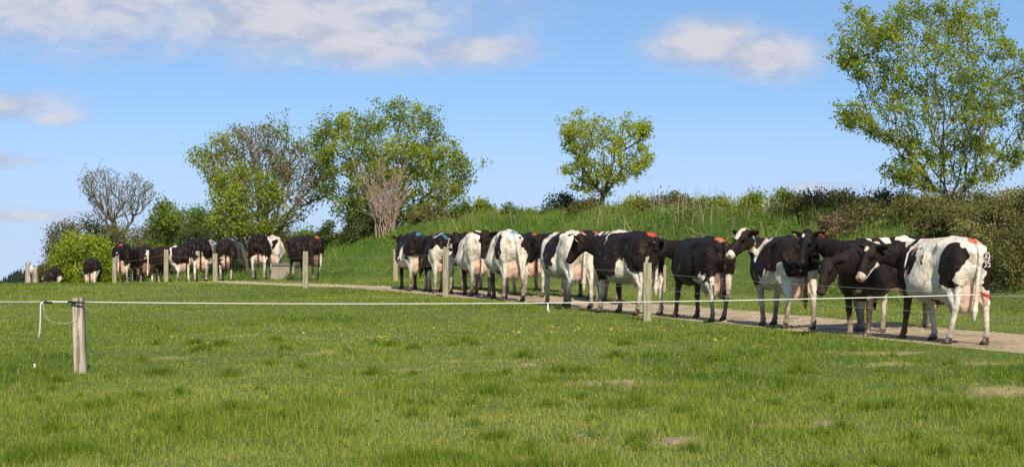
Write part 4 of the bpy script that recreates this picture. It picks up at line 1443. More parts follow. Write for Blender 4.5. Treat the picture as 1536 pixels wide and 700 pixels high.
# hedge bushes seen between the cows and the bank
HB = [(300, 400, 76, 'leaf_dark', 55, 52, 'dark hedge bush behind the group of cows near the tall fence post'),
      (350, 395, 74, 'leaf_dark', 60, 52, 'dark hedge bush under the sparse bronze tree'),
      (405, 395, 73, 'leaf_olive', 55, 46, 'olive hedge bush just right of the sparse bronze tree trunk'),
      (445, 398, 75, 'leaf_mid', 52, 48, 'green hedge bush behind the trough'),
      (483, 398, 74, 'leaf_yellow', 46, 48, 'yellowish hedge bush behind the lone cow at the trough'),
      (230, 405, 84, 'leaf_olive', 60, 46, 'olive hedge bush behind the black cow with lowered rump'),
      (180, 412, 90, 'leaf_olive', 60, 30, 'low olive hedge bush right of the lime-green bush'),
      (78, 430, 92, 'leaf_olive', 44, 34, 'low scrubby bush at the left end of the hedge')]
for i, (px, py, Y, mt, w, hh, lb) in enumerate(HB):
    tree('hedge_bush', lb, 'bush', px, py, Y, [(px - w / 2, py + 12), (px - w / 2 - 3, py - hh * .6), (px - w * .3, py - hh), (px, py - hh * .92), (px + w * .28, py - hh * 1.04), (px + w / 2 + 3, py - hh * .6), (px + w / 2, py + 12)],
         n_tips=170, lpt=22, leaf=0.13, spread=0.2, mat=mt, gap=0.3, gscale=1.0, stems=3, trunk_h=0.3, r_tip=0.005, seed=40 + i, tint0=0.4, tvar=0.5, group='hedge bushes behind the far cows')

# bushes and brambles along the bank
BB = [  # px centre, y top, height down to the bank in px, q up the bank, width px, material, label
    (506, 340, 2.6, 62, 'leaf_dark', 'dark bramble bush at the foot of the bank, left of the dead stems'),
    (545, 318, 2.6, 56, 'leaf_dark', 'dark green shrub under the left side of the broad green tree'),
    (650, 310, 3.6, 62, 'leaf_olive', 'dry beige-green shrub under the right side of the broad green tree'),
    (693, 305, 3.4, 30, 'leaf_mid', 'small upright green shrub on the bank just right of the broad green tree'),
    (724, 306, 3.6, 24, 'leaf_mid', 'thin sapling on the bank top, second shrub right of the broad green tree'),
    (775, 311, 3.8, 54, 'leaf_mid', 'low green bush on the bank left of the hawthorn'),
    (838, 296, 3.8, 44, 'leaf_dark', 'dark rounded bush on the bank beside the hawthorn'),
    (885, 302, 3.6, 50, 'leaf_olive', 'scrubby bush at the foot of the hawthorn trunk'),
    (1000, 296, 3.9, 84, 'leaf_olive', 'olive scrub on the bank top midway between hawthorn and tall tree'),
    (950, 301, 3.9, 60, 'leaf_yellow', 'yellow-green scrub on the bank right of the hawthorn'),
    (1062, 301, 3.9, 70, 'leaf_mid', 'green scrub on the bank above the cow with brown rump'),
    (1128, 294, 3.8, 50, 'leaf_yellow', 'yellowish leafy sapling bush on the bank above the blaze-faced cow'),
    (1175, 292, 3.8, 60, 'leaf_mid', 'bush with white blossom on the bank above the star-faced cow'),
    (1232, 288, 3.4, 90, 'leaf_brown', 'purple-brown bramble thicket left of the tall tree'),
    (1268, 288, 3.9, 56, 'leaf_dark', 'dark green bush in the bramble thicket left of the tall tree'),
    (1318, 294, 3.4, 80, 'leaf_olive', 'olive scrub at the left foot of the tall tree'),
    (1342, 284, 4.0, 44, 'leaf_mid', 'leafy green suckers left of the tall tree trunk'),
    (1392, 298, 3.0, 90, 'leaf_olive', 'olive bramble bush directly under the tall tree'),
    (1455, 292, 3.4, 100, 'leaf_brown', 'brown bramble bush behind the rump of the rightmost cow'),
    (1515, 290, 3.4, 100, 'leaf_brown', 'tall brown bramble bush at the right edge'),
    (1585, 285, 3.0, 110, 'leaf_olive', 'olive bramble bush cut by the right edge'),
    (1290, 308, 2.4, 100, 'leaf_brown', 'low brown bramble halfway down the bank above the black cows'),
    (1430, 312, 2.0, 100, 'leaf_olive', 'olive bramble halfway down the bank behind the rightmost cow'),
    (1500, 312, 2.0, 110, 'leaf_brown', 'brown bramble halfway down the bank at right'),
    (1475, 372, 0.9, 80, 'leaf_olive', 'low bramble at the foot of the bank beside the rightmost cow'),
    (1535, 352, 0.9, 100, 'leaf_olive', 'low bramble at the foot of the bank by the right edge'),
    (1385, 365, 1.0, 80, 'leaf_mid', 'green nettles at the foot of the bank behind the rightmost cow')]
for i, (px, yt, q_, w, mt, lb) in enumerate(BB):
    Y = bank_Y(px, q_)
    X = (px - 768) * Y / F
    zg = gz(X, Y)
    yb = HOR + (EYE - zg) * F / Y
    hh = max(yb - yt, 12)
    a_ = w * hh / 2500
    nt = int(70 + 75 * a_)
    r_ = np.random.default_rng(100 + i)
    top = [(px + w * (k / 8 - 0.5) * 1.06, yt + hh * (0.5 * (abs(k / 8 - 0.5) * 2) ** 2) + r_.uniform(-0.34, 0.34) * min(hh, 26)) for k in range(9)]
    tree('bank_bush', lb, 'bush', px, yb, Y, [(px - w * .5, yb + 12)] + top + [(px + w * .5, yb + 12)],
         n_tips=nt, lpt=34, leaf=0.056 * (Y / 42) ** 0.8 * 1.15, spread=0.11, mat=mt, gap=0.44, gscale=2.2, stems=3, trunk_h=0.15, r_tip=0.005, r_exp=0.35, seed=60 + i, tint0=0.5, tvar=0.6, depth=0.8, group='bushes and brambles along the bank',
         bark='bark_pale' if mt in ('leaf_brown', 'leaf_olive') else 'bark', leaf2=(0.25, 'blossom') if 'blossom' in lb else ((0.40, 'leaf_olive') if mt == 'leaf_brown' else None))

# uncountable scrub mixed into the bank: leafy herbs, dead stalks
n = 90000
tl = RNG.uniform(-14, 48, n)
q = RNG.uniform(0.3, 6.5, n)
X, Y = from_tp(tl, q + bank_foot(tl))
N1 = n2d(X, Y, 0.5, 91, 3)
rightness = sstep(14, -2, tl - 1.5 * (q - 2.5))
k = (np.abs(X) < 0.40 * Y + 1) & (Y > 14) & (RNG.uniform(0, 1, n) < (0.02 + 0.85 * sstep(2.2, 4.0, q) + 0.9 * rightness) * sstep(0.36, 0.58, N1 + 0.16 * rightness))
X, Y, tl, q, N1 = X[k], Y[k], tl[k], q[k], N1[k]
hz = RNG.uniform(0, 1, len(X)) ** 0.8 * (0.22 + 0.30 * sstep(0.5, 0.72, N1) + 0.22 * sstep(16, -6, tl))
C = np.stack([X, Y, ground_z(X, Y) + hz], 1)
tnt = 0.55 + (N1 - 0.5) + RNG.normal(0, 0.22, len(X))
gsel = n2d(X, Y, 0.7, 141, 3) > 0.52
tag(leaves('bank_herbs', C[~gsel], 0.060, tnt[~gsel], MAT['leaf_brown'], None, 0.1), 'old brown brambles matting the top of the bank', 'brambles', kind='stuff')
tag(leaves('bank_scrub', C[gsel], 0.070, tnt[gsel] - 0.1, MAT['leaf_mid'], None, 0.1), 'green leafy scrub matting the top of the bank', 'scrub', kind='stuff')
n = 15000
tl = RNG.uniform(-14, 46, n); q = RNG.uniform(0.5, 6.0, n)
X, Y = from_tp(tl, q + bank_foot(tl))
k = (np.abs(X) < 0.40 * Y + 1) & (Y > 14) & (RNG.uniform(0, 1, n) < 0.05 + 0.10 * (q > 3) + 0.75 * sstep(12, -4, tl)) & (n2d(X, Y, 0.9, 15, 2) > 0.44)
X, Y = X[k], Y[k]
zz = ground_z(X, Y)
A_ = np.stack([X, Y, zz], 1)
hh = RNG.uniform(0.22, 0.85, len(X))
B_ = A_ + np.stack([RNG.normal(0, .16, len(X)), RNG.normal(0, .16, len(X)), hh], 1)
V, Q = frusta(A_, B_, 0.0085, 0.004, 3)
tag(mesh_np('dead_stalks', V, [Q], MAT['straw'], attrs={'tint': np.repeat(RNG.uniform(0, 1, len(X)), 6)}), 'dry beige stalks standing in the bank vegetation', 'dead stalks', kind='stuff')

# broad-leaved weeds patching the grass face
n = 46000
tl = RNG.uniform(-6, 46, n); q = RNG.uniform(-0.3, 6.0, n)
X, Y = from_tp(tl, q + bank_foot(tl))
N1 = n2d(X, Y, 1.1, 191, 3)
k = (np.abs(X) < 0.40 * Y + 1) & (Y > 14) & (RNG.uniform(0, 1, n) < sstep(0.50, 0.68, N1 + 0.03 * q))
X, Y, N1 = X[k], Y[k], N1[k]
C = np.stack([X, Y, ground_z(X, Y) + RNG.uniform(0.05, 1, len(X)) * (0.10 + 0.55 * (N1 - 0.45))], 1)
tag(leaves('bank_weeds', C, 0.075, n2d(X, Y, 0.9, 71, 2) * 1.4 - 0.25 + RNG.normal(0, 0.15, len(X)), MAT['leaf_mid'], None, 0.1), 'patches of broad-leaved weeds in the long grass of the bank', 'weeds', kind='stuff')

# clover and dock leaves low in the field
n = 16000
X, Y = sample_view(n, 9, 40, 1.5)
N1 = n2d(X, Y, 1.3, 301, 2)
k = (N1 > 0.55) & (track_signed(X, Y) > 0.3)
X, Y = X[k], Y[k]
C = np.stack([X, Y, ground_z(X, Y) + RNG.uniform(0.02, 0.06, len(X))], 1)
tag(leaves('field_weeds', C, 0.030 * 1.0, RNG.uniform(0.2, 1.0, len(X)), MAT['leaf_mid'], None, 0.0), 'low clover leaves scattered through the field grass', 'weeds', kind='stuff')

# cow parsley / blossom flecks on the bank
n = 900
tl = RNG.uniform(-4, 24, n); q = RNG.uniform(1.2, 4.5, n)
X, Y = from_tp(tl, q + bank_foot(tl))
k = n2d(X, Y, 0.55, 27, 2) > 0.55
X, Y = X[k], Y[k]
C = np.stack([X, Y, ground_z(X, Y) + RNG.uniform(0.18, 0.34, len(X))], 1)
C = np.repeat(C, 3, 0) + RNG.normal(0, 0.035, (len(C) * 3, 3)) * np.array([1, 1, .3])
tag(leaves('white_wildflowers', C, 0.028, RNG.uniform(0, 1, len(C)), MAT['blossom'], None), 'small white wildflowers flecked over the grassy bank', 'wildflowers', kind='stuff')

# buttercups by the track
C = []
for px, py, w, n in [(880, 503, 40, 9), (905, 497, 30, 5), (950, 508, 40, 8), (840, 500, 20, 4), (1000, 503, 30, 4), (590, 517, 60, 5), (280, 520, 60, 7), (600, 510, 300, 14), (1100, 520, 120, 8), (450, 430, 100, 12), (780, 512, 50, 6)]:
    for _ in range(n):
        a_ = px + RNG.normal(0, w * .5); b_ = py + RNG.normal(0, 4)
        Y = F * EYE / (max(b_, 432) - HOR)
        x_ = (a_ - 768) * Y / F
        for k in range(4):
            C.append((x_ + RNG.normal(0, .008), Y + RNG.normal(0, .008), gz(x_, Y) + 0.095 + RNG.normal(0, .006)))
tag(leaves('buttercups', np.array(C), 0.022, RNG.uniform(0, 1, len(C)), MAT['buttercup'], None), 'tiny yellow buttercups in the grass beside the track', 'wildflowers', kind='stuff')

# far dark wood on the hill at left
def far_wood():
    rng = np.random.default_rng(5)
    vs, fs = [], []
    Vs = []; Fs = []; off = 0
    prof = [(-80, 422), (0, 417), (12, 412), (22, 404), (32, 402), (45, 402), (58, 400), (62, 395), (75, 393), (95, 396), (130, 395), (200, 396), (330, 398)]
    for i in range(210):
        px = rng.uniform(-80, 330)
        Y = rng.uniform(330, 380)
        yt = np.interp(px, [p[0] for p in prof], [p[1] for p in prof]) + rng.uniform(-1.5, 3.5)
        X = (px - 768) * Y / F
        zt = EYE - (yt - HOR) * Y / F
        zb = gz(X, Y) - 0.5
        r = rng.uniform(1.3, 2.3)
        nz = 7; nr = 7
        for k in range(nz):
            f0 = k / nz
            z0 = zb + (zt - zb) * (0.1 + 0.9 * f0); z1 = min(zt, z0 + (zt - zb) * 0.22)
            R0 = r * (1 - f0) ** 0.8 + 0.15
            ring = [(X + R0 * math.cos(a) * rng.uniform(.75, 1.25), Y + R0 * math.sin(a) * rng.uniform(.75, 1.25), z0 - rng.uniform(0, .4)) for a in np.arange(nr) * 2 * np.pi / nr]
            Vs += ring + [(X, Y, z1)]
            Fs += [(off + a, off + (a + 1) % nr, off + nr) for a in range(nr)]
            off += nr + 1
    o = mesh_np('far_wood', Vs, [np.array(Fs)], MAT['conifer'], smooth=False)
    tag(o, 'dark conifer wood on the distant hill at the left edge', 'wood', kind='stuff')
far_wood()


# ------------------------------------------------------------------ posts, rope, wires, trough
def post(name, label, px, Y, ytop, width, mat, group=None, lean=(0, 0), round_=False, top_cut=0.0, ztop=None, seed=0, cat='fence post'):
    rng = np.random.default_rng(seed + 500)
    X = (px - 768) * Y / F
    zg = gz(X, Y) - 0.12
    zt = (EYE - (ytop - HOR) * Y / F) if ztop is None else ztop
    n = 10 if round_ else 12
    levels = 9
    V = []
    if round_:
        prof = [(math.cos(a), math.sin(a)) for a in np.arange(n) * 2 * np.pi / n]
    else:
        prof = []
        for cx, cy in ((1, 1), (-1, 1), (-1, -1), (1, -1)):
            for a in (-1, 0, 1):
                b = math.atan2(cy, cx) + a * 0.55
                prof.append((cx * 0.82 + 0.18 * math.cos(b) / abs(math.cos(math.pi / 4)) * 0.8, cy * 0.82 + 0.18 * math.sin(b) / 0.7 * 0.8))
        n = 12
    wob = rng.uniform(0.93, 1.06, n)
    for k in range(levels):
        f_ = k / (levels - 1)
        z = (zt - zg) * f_
        w = width / 2 * (1 + 0.03 * math.sin(5 * f_ + seed)) * (0.94 if k == levels - 1 else 1)
        for j, (a, b) in enumerate(prof):
            dz = top_cut * a * (k == levels - 1) + (rng.uniform(-.006, .006) if k == levels - 1 else 0)
            V.append((a * w * wob[j] + lean[0] * z, b * w * wob[j] + lean[1] * z, z + dz))
    Q = [(k * n + j, k * n + (j + 1) % n, (k + 1) * n + (j + 1) % n, (k + 1) * n + j) for k in range(levels - 1) for j in range(n)]
    V.append((lean[0] * (zt - zg), lean[1] * (zt - zg), zt - zg))
    T3 = [((levels - 1) * n + j, (levels - 1) * n + (j + 1) % n, levels * n) for j in range(n)]
    o = mesh_np(name, V, [np.array(Q), np.array(T3)], MAT[mat], smooth=False, loc=(X, Y, zg))
    tag(o, label, cat, group)
    return o, Vector((X + lean[0] * (zt - zg), Y + lean[1] * (zt - zg), zt))


def tube_obj(name, pts, r, mat, parent=None, sides=8):
    V, Q, T3 = tube_path(pts, r, sides)
    return mesh_np(name, V, [Q, T3], MAT[mat], parent)


GP = 'wooden posts along the cow track'
YA = 18.2
pA, topA = post('fence_post', 'weathered grey split post holding the white rope, nearest post at left', 122, YA, 446.5, 0.12, 'old_wood', None, (-0.035, 0), top_cut=0.004, seed=3)
p1, top1 = post('fence_post', 'green-tinged square post in front of the dark brown cow', 971, 28.2, 394, 0.135, 'green_wood', GP, (0.0, 0), seed=4)
p2, top2 = post('fence_post', 'greenish post in front of the branded white-legged cow', 668, 38.2, 370, 0.125, 'green_wood', GP, (0.01, 0), seed=5)
p3, top3 = post('fence_post', 'pale square post in front of the lone cow at the trough', 458.5, 44, 377, 0.13, 'green_wood', GP, (0, 0), seed=6)
p4, top4 = post('fence_post', 'middle far post, before the black cow with white and pink udder', 323, 51.5, 380, 0.13, 'green_wood', GP, (0, 0), seed=7)
p5, top5 = post('fence_post', 'tallest far post, standing before the sideways cow with a white band', 249.5, 54, 374, 0.13, 'green_wood', GP, (0, 0), seed=8)
p6, top6 = post('fence_post', 'short far post just left of the big pink udder', 172, 55.5, 386, 0.13, 'green_wood', GP, (0, 0), seed=9)
p7, _ = post('fence_post', 'tan post at the foot of the bank, left of the white-flanked black cow', 593.5, 52.5, 374, 0.13, 'tan_wood', GP, (0, 0), seed=10)
p8, _ = post('fence_post', 'pale post beyond the track, just right of the brown-black profile cow', 995, 41.5, 397, 0.12, 'tan_wood', GP, (0, 0), seed=11)
pR, topR = post('fence_post', 'wooden post just outside the right edge of the view', 1668, 18.0, 424, 0.13, 'green_wood', GP, (0, 0), seed=12)
# pair of old gate posts at far left, with a white insulator drum
g1, _ = post('gate_post', 'taller of the two old posts at far left', 42, 53, 393, 0.19, 'old_wood', 'pair of old posts at the far left', (0.01, 0), seed=13, round_=True, cat='gate post')
g2, _ = post('gate_post', 'shorter of the two old posts at far left', 52.5, 53.6, 400, 0.15, 'old_wood', 'pair of old posts at the far left', (0, 0), seed=14, round_=True, cat='gate post')
X_, Y_, Z_ = at(47, 402.5, 52.75)
Vd, Qd = [], []
import itertools
pr = [(0.0, 0.045), (0.06, 0.05), (0.07, 0.07), (0.10, 0.07), (0.11, 0.045), (0.17, 0.045), (0.18, 0.06), (0.20, 0.05)]
for i, (z, r) in enumerate(pr):
    for j in range(12):
        Vd.append((r * math.cos(j * math.pi / 6), r * math.sin(j * math.pi / 6), z - 0.10))
Qd = [(i * 12 + j, i * 12 + (j + 1) % 12, (i + 1) * 12 + (j + 1) % 12, (i + 1) * 12 + j) for i in range(len(pr) - 1) for j in range(12)]
ins = mesh_np('insulator', Vd, [np.array(Qd)], MAT['plastic_white'], loc=(X_, Y_, Z_))
tag(ins, 'white plastic insulator fixed between the two old posts at far left', 'insulator')
a_ = at(22, 426.5, 53); b_ = at(41, 426.5, 53)
o = tube_obj('rail', [a_, ((a_[0] + b_[0]) / 2, a_[1], a_[2] + 0.005), b_], 0.022, 'tan_wood')
tag(o, 'short pale rail lying against the taller old post', 'rail')

# white rope: hangs from the near post across the picture
rope = empty('rope_fence', (topA.x, topA.y, topA.z - 0.04))
bpy.context.view_layer.update()


def loc(root, pts): return [tuple(Vector(p) - root.location) for p in pts]


E = at(1476, 441.5, 17.6)
S0 = at(122, 452.6, YA - 0.09)
pts = []
for i, s in enumerate(np.linspace(0, 1, 40)):
    base_ = Vector(S0).lerp(Vector(E), s)
    pts.append((base_.x, base_.y, base_.z - 0.052 * 4 * s * (1 - s)))
tube_obj('rope', loc(rope, pts), 0.0056, 'rope', rope)
knot = at(64, 452.5, YA - 0.06)
tube_obj('rope', loc(rope, [at(114, 452.3, YA - 0.09), at(95, 452.6, YA - 0.08), at(75, 452.2, YA - 0.07), knot]), 0.0088, 'rope', rope)
tube_obj('sleeve', loc(rope, [at(102, 452.5, YA - 0.1), at(118, 453.2, YA - 0.115), at(127, 453.6, YA - 0.115)]), 0.011, 'black', rope)
tube_obj('sleeve', loc(rope, [at(66, 453.0, YA - 0.07), at(78, 453.4, YA - 0.08)]), 0.013, 'black', rope)
tube_obj('rope_end', loc(rope, [knot, at(61, 456, YA - .06), at(60.6, 470, YA - .06), at(60.2, 485, YA - .05), at(59.5, 498, YA - .05), at(57, 510, YA - .04)]), [0.009, 0.009, 0.008, 0.008, 0.008, 0.009], 'rope', rope)
tube_obj('thread', loc(rope, [at(65, 455, YA - .06), at(66, 468, YA - .06), at(70, 477, YA - .07), at(80, 482.5, YA - .08), at(92, 485, YA - .09), at(104, 484, YA - .09), at(115, 479, YA - .08)]), 0.0022, 'wire', rope)
L_ = at(-700, 449.5, 19.5)
tube_obj('wire', loc(rope, [knot, at(-300, 452, 18.6), L_]), 0.0052, 'wire', rope)
tube_obj('rope_end', loc(rope, [at(822, 455.4, 17.75), at(821.5, 459, 17.75), at(822, 463, 17.75), at(823.3, 469, 17.75)]), [0.007, 0.009, 0.012, 0.013], 'rope', rope)
# spring handle at the right end, hooked on a thin wire to the next post
E2 = at(1484, 444, 17.55)
tube_obj('handle', loc(rope, [at(1472, 440.0, 17.6), at(1477, 441, 17.6), at(1482, 444, 17.6), at(1485, 448, 17.6)]), [0.013, 0.022, 0.024, 0.014], 'red', rope)
tube_obj('handle_grip', loc(rope, [at(1482, 446, 17.58), at(1478, 454, 17.58), at(1473, 463, 17.58)]), [0.015, 0.018, 0.011], 'pink', rope)
tube_obj('wire', loc(rope, [at(1484, 444, 17.6), tuple(topR - Vector((0.04, 0, 0.15)))]), 0.0018, 'wire', rope)
tag(rope, 'long white rope strung from the weathered post to a red handle at right', 'electric fence rope')

# two thin wires on the track posts
tops = [topR, top1, top2, top3, top4, top5, top6]
wr = empty('wire_fence', tuple(top1))
for dz in (0.16, 0.42):
    P_ = []
    for i in range(len(tops) - 1):
        a, b = tops[i], tops[i + 1]
        for s in np.linspace(0, 1, 10, endpoint=False):
            p = a.lerp(b, s)
            P_.append((p.x - 0.06, p.y - 0.07, p.z - dz - 0.05 * 4 * s * (1 - s)))
    tube_obj('wire', loc(wr, P_), 0.0019, 'wire', wr, 5)
tag(wr, 'two thin grey wires running along the track posts in front of the cows', 'wire fence')

# concrete trough
def trough():
    Y = 57.5
    x0, y0, z0 = at(428, 423, Y)
    x0 = (427 - 768) * Y / F
    zg = gz(x0, Y) - 0.05
    root = empty('water_trough', (x0, Y, zg), math.radians(-8))
    zt = EYE - (394 - HOR) * Y / F - zg
    W2, D2, t_ = 0.46, 0.40, 0.07
    def box(bm, x0, x1, y0, y1, z0, z1, tx=0.0):
        vs = [(x0 + tx, y0 + tx, z0), (x1 - tx, y0 + tx, z0), (x1 - tx, y1 - tx, z0), (x0 + tx, y1 - tx, z0), (x0, y0, z1), (x1, y0, z1), (x1, y1, z1), (x0, y1, z1)]
        b = len(bm[0]); bm[0].extend(vs)
        bm[1].extend([[b + i for i in f] for f in ((3, 2, 1, 0), (4, 5, 6, 7), (0, 1, 5, 4), (1, 2, 6, 5), (2, 3, 7, 6), (3, 0, 4, 7))])
    bm = ([], [])
    box(bm, -W2, W2, -D2, D2, 0, zt - 0.09, 0.07)
    mesh_np('tank', bm[0], [np.array(bm[1])], MAT['concrete'], root, False)
    bm = ([], [])
    z1, z2 = zt - 0.088, zt
    box(bm, -W2 - .03, W2 + .03, -D2 - .03, -D2 + t_, z1, z2)
    box(bm, -W2 - .03, W2 + .03, D2 - t_, D2 + .03, z1, z2)
    box(bm, -W2 - .03, -W2 + t_, -D2 + t_ + .002, D2 - t_ - .002, z1, z2)
    box(bm, W2 - t_, W2 + .03, -D2 + t_ + .002, D2 - t_ - .002, z1, z2)
    mesh_np('rim', bm[0], [np.array(bm[1])], MAT['concrete_dark'], root, False)
    tag(root, 'tan concrete water trough with a dark rim beside the lone dark cow', 'trough')
trough()

# weeds at the trough's foot and white marker on the grass at left
xx, yy, zz = gnd(436, 56.3)
C = np.array([xx, yy, zz]) + RNG.normal(0, 1, (260, 3)) * np.array([.14, .12, .07]) + np.array([0, 0, .14])
tag(leaves('weeds', C, 0.07, RNG.uniform(0, 1, 260), MAT['leaf_mid'], None), 'clump of green weeds at the foot of the trough', 'weeds', kind='stuff')
Yg = F * EYE / (553 - HOR)
o = tube_obj('marker_peg', [at(52, 553, Yg), at(52.3, 549, Yg), at(51.5, 545, Yg)], [0.012, 0.013, 0.007], 'plastic_white')
tag(o, 'tiny white peg stuck in the grass left of the weathered post', 'peg')

# ------------------------------------------------------------------ the herd
G = 'dairy cows walking along the track'
WK = (0.12, -0.14, -0.12, 0.12)
WK2 = (-0.14, 0.12, 0.13, -0.10)
ST0 = (0.03, -0.05, 0.02, -0.04)
b, w = 'b', 'w'

cow('big white cow with black patches and a white freeze brand, rightmost of the herd', 1451, 22.5, 110,
    dict(base=w, paint='red', legs=(0.10, -0.06, 0.10, -0.08), udder=1.15, tail=0.05, tailw=0.1, belly=0.02, legblack=(2,), head='jaw', nose=0.39, spread=0.05, mud_shade=0.1, legw=(.8, .8, .45, .75),
         patches=[(b, -.66, .25, 1.18, .27, .19, .26), (b, -.62, .28, .96, .13, .15, .20), (b, -.74, -.25, 1.10, .26, .19, .34),
                  (b, .30, .32, 1.16, .055, .3, .30), (b, .44, .30, 1.22, .05, .3, .30), (b, .62, .25, .98, .16, .2, .40), (b, .60, .1, 1.38, .07, .25, .12), (b, 1.0, 0, 1.15, .30, .5, .6),
                  (b, .02, .38, 1.14, .035, .14, .075), (b, .16, .30, 1.33, .03, .10, .05), (w, .52, .3, 1.25, .03, .2, .2)]),
    h=0.012, s=1.0, seed=11, tags=((-1, 'orange'),), brands=(['AJ', '35'], 'r', (-.86, -.165, 1.17), .110, (0.97, 0.25, 0)), poll=(1310, 371, 23.9), muz=(1277, 424, 23.7))

cow('black cow with a lowered head and brown front legs, in front of the star-faced cow', 1308, 25.5, -112,
    dict(base=b, legs=(0.05, -0.05, 0.08, -0.06), udder=0.4, head='b', legw=(.6, .6, .12, .3), legblack=(), mud_shade=0.6, patches=[(w, .75, 0, .60, .1, .1, .12)], belly=0.02),
    h=0.013, s=0.95, seed=12, poll=(1243, 392, 23.75), muz=(1225, 440, 23.55), tags=())

cow('black cow facing us with a white star on its forehead', 1385, 26.2, 197,
    dict(base=b, legs=(0.0, -0.08, 0.05, -0.08), udder=0.8, head='star', legw=(.75, .75, .62, .62), mud_shade=0.8,
         patches=[(w, .35, .2, 1.40, .03, .25, .14), (w, .12, .1, 1.42, .13, .3, .10), (w, -.25, 0, 1.42, .1, .3, .1), (w, .3, 0, .6, .5, .4, .12), (b, .15, .3, .76, .05, .2, .1)]),
    h=0.013, s=1.0, seed=13, tags=((-1, 'yellow', 1.2), (1, 'orange')), poll=(1212, 350, 25.05), muz=(1198, 392, 24.82))

cow('black cow turning its white-blazed face to us, white patch behind the shoulder', 1198, 25.9, 105,
    dict(base=b, legs=(0.10, -0.10, -0.1, 0.10), udder=0.9, head='blaze', legw=(.86, .86, .62, .70), legblack=(), mud_shade=0.45,
         patches=[(w, .40, .2, 1.30, .12, .35, .20), (w, .44, .3, 1.05, .04, .2, .22), (w, -.2, .2, .70, .55, .35, .15), (w, -.60, .2, .80, .2, .2, .25), (w, -.05, .35, .80, .06, .1, .14), (b, .75, .2, .9, .16, .3, .2)]),
    h=0.013, s=1.0, seed=14, tags=(), poll=(1118, 349, 26.7), muz=(1088, 380, 26.45))

cow('black cow with large pale udder and orange tail mark, left of the blaze-faced cow', 1076, 28.2, 110,
    dict(base=b, paint='orange', legs=(-0.10, 0.10, 0.16, -0.04), udder=1.35, legw=(.72, .78, .08, .12), legblack=(), head='b', mud_shade=0.9, tailw=-0.1,
         patches=[(w, -.55, .2, .72, .14, .12, .28), (w, -.70, 0, 1.0, .1, .10, .18), (w, -.35, .1, .6, .2, .2, .12)]),
    h=0.014, s=0.98, seed=15, brands=(['8', '0'], 'r', (-.80, -.20, 1.20), .11, (0.90, 0.43, 0)), poll=(993, 363, 29.6), muz=(968, 396, 29.6))

cow('dark brown-black cow in profile looking left, with a yellow ear tag', 971, 30, 122,
    dict(base=b, paint='red', legs=(0.07, -0.10, 0.06, -0.08), udder=0.8, legw=(.80, .80, .66, .25), head='b', mud_shade=0.35, tailw=0.1, belly=0.02,
         patches=[(w, -.32, .30, .80, .17, .22, .17), (w, .45, .1, 1.38, .02, .3, .16), (w, -.82, 0, .95, .1, .08, .3)]),
    h=0.014, s=1.03, seed=16, tags=((1, 'yellow', 1.2),), poll=(872, 356, 31.45), muz=(846, 390, 31.6), brands=(['0', '0'], 'r', (-.80, -.20, 1.22), .10, (0.90, 0.43, 0)))

cow('black and white cow overlapped by the muzzle of the dark brown profile cow', 868, 32.8, 111,
    dict(base=w, paint='red', legs=(0.08, -0.12, 0.05, -0.10), udder=0.7, legw=(.8, .8, .8, .8), legblack=(), mud_shade=0.45, tailw=0.1, belly=0.03, head='b',
         patches=[(b, .05, .3, 1.16, .30, .5, .32), (b, .30, .3, 1.20, .22, .5, .28), (b, -.72, .0, 1.22, .10, .25, .2), (b, .95, 0, 1.1, .2, .5, .5), (b, -.42, .3, 1.30, .07, .2, .06), (b, -.05, .35, .86, .10, .2, .07)]),
    h=0.015, s=1.04, seed=17, tags=(), poll=(808, 357, 34.3), muz=(790, 388, 34.5))

cow('white cow with black stripes, seen over the back of the brown-black profile cow', 940, 34.9, 113,
    dict(base=w, paint='blue', legs=WK, mud_shade=1.0, udder=0.8, tailw=0.1, legw=(.8, .8, .8, .8), head='b',
         patches=[(b, .15, 0, 1.3, .04, .5, .4), (b, .32, 0, 1.3, .05, .5, .4), (b, .55, 0, 1.2, .08, .5, .5), (b, -.6, .3, 1.0, .2, .2, .2), (b, .95, 0, 1.1, .25, .5, .5)]),
    h=0.016, s=1.06, seed=18, brands=None)
cow('black cow with red tail paint, mostly hidden behind the ear-tagged profile cow', 890, 37.2, 112,
    dict(base=b, paint='red', legs=WK2, mud_shade=1.0, udder=0.8, legw=(.5, .5, .2, .2), patches=[(w, -.5, 0, .7, .2, .3, .2)]), h=0.017, s=1.04, seed=19)
cow('black cow with white hind legs, mostly hidden behind the white-tailed cow', 800, 38.6, 106,
    dict(base=b, paint='red', legs=(0.1, -0.1, -.1, .1), mud_shade=0.5, udder=0.9, legw=(.82, .82, .5, .5), patches=[(w, -.6, 0, .75, .25, .35, .25)]), h=0.017, s=1.02, seed=20)
cow('brown-black and white cow with blue tail paint and a white tail', 769, 36.0, 104,
    dict(base=w, paint='blue', legs=(0.1, -0.1, -.1, .1), mud_shade=0.9, udder=1.0, tail=-.12, legw=(.8, .8, .1, .8), legblack=(2,), headcol='b', head='b', belly=0.03,
         patches=[(b, -.62, .24, 1.15, .18, .17, .30), (b, .35, .3, 1.1, .12, .5, .45), (b, -.05, .3, 1.25, .06, .12, .14), (b, .95, 0, 1.1, .3, .5, .6), (b, -.75, -.15, 1.2, .15, .22, .25), (b, .68, .25, .9, .12, .25, .3)]),
    h=0.015, s=1.06, seed=21, poll=(728, 349, 37.1), muz=(722, 386, 36.95))
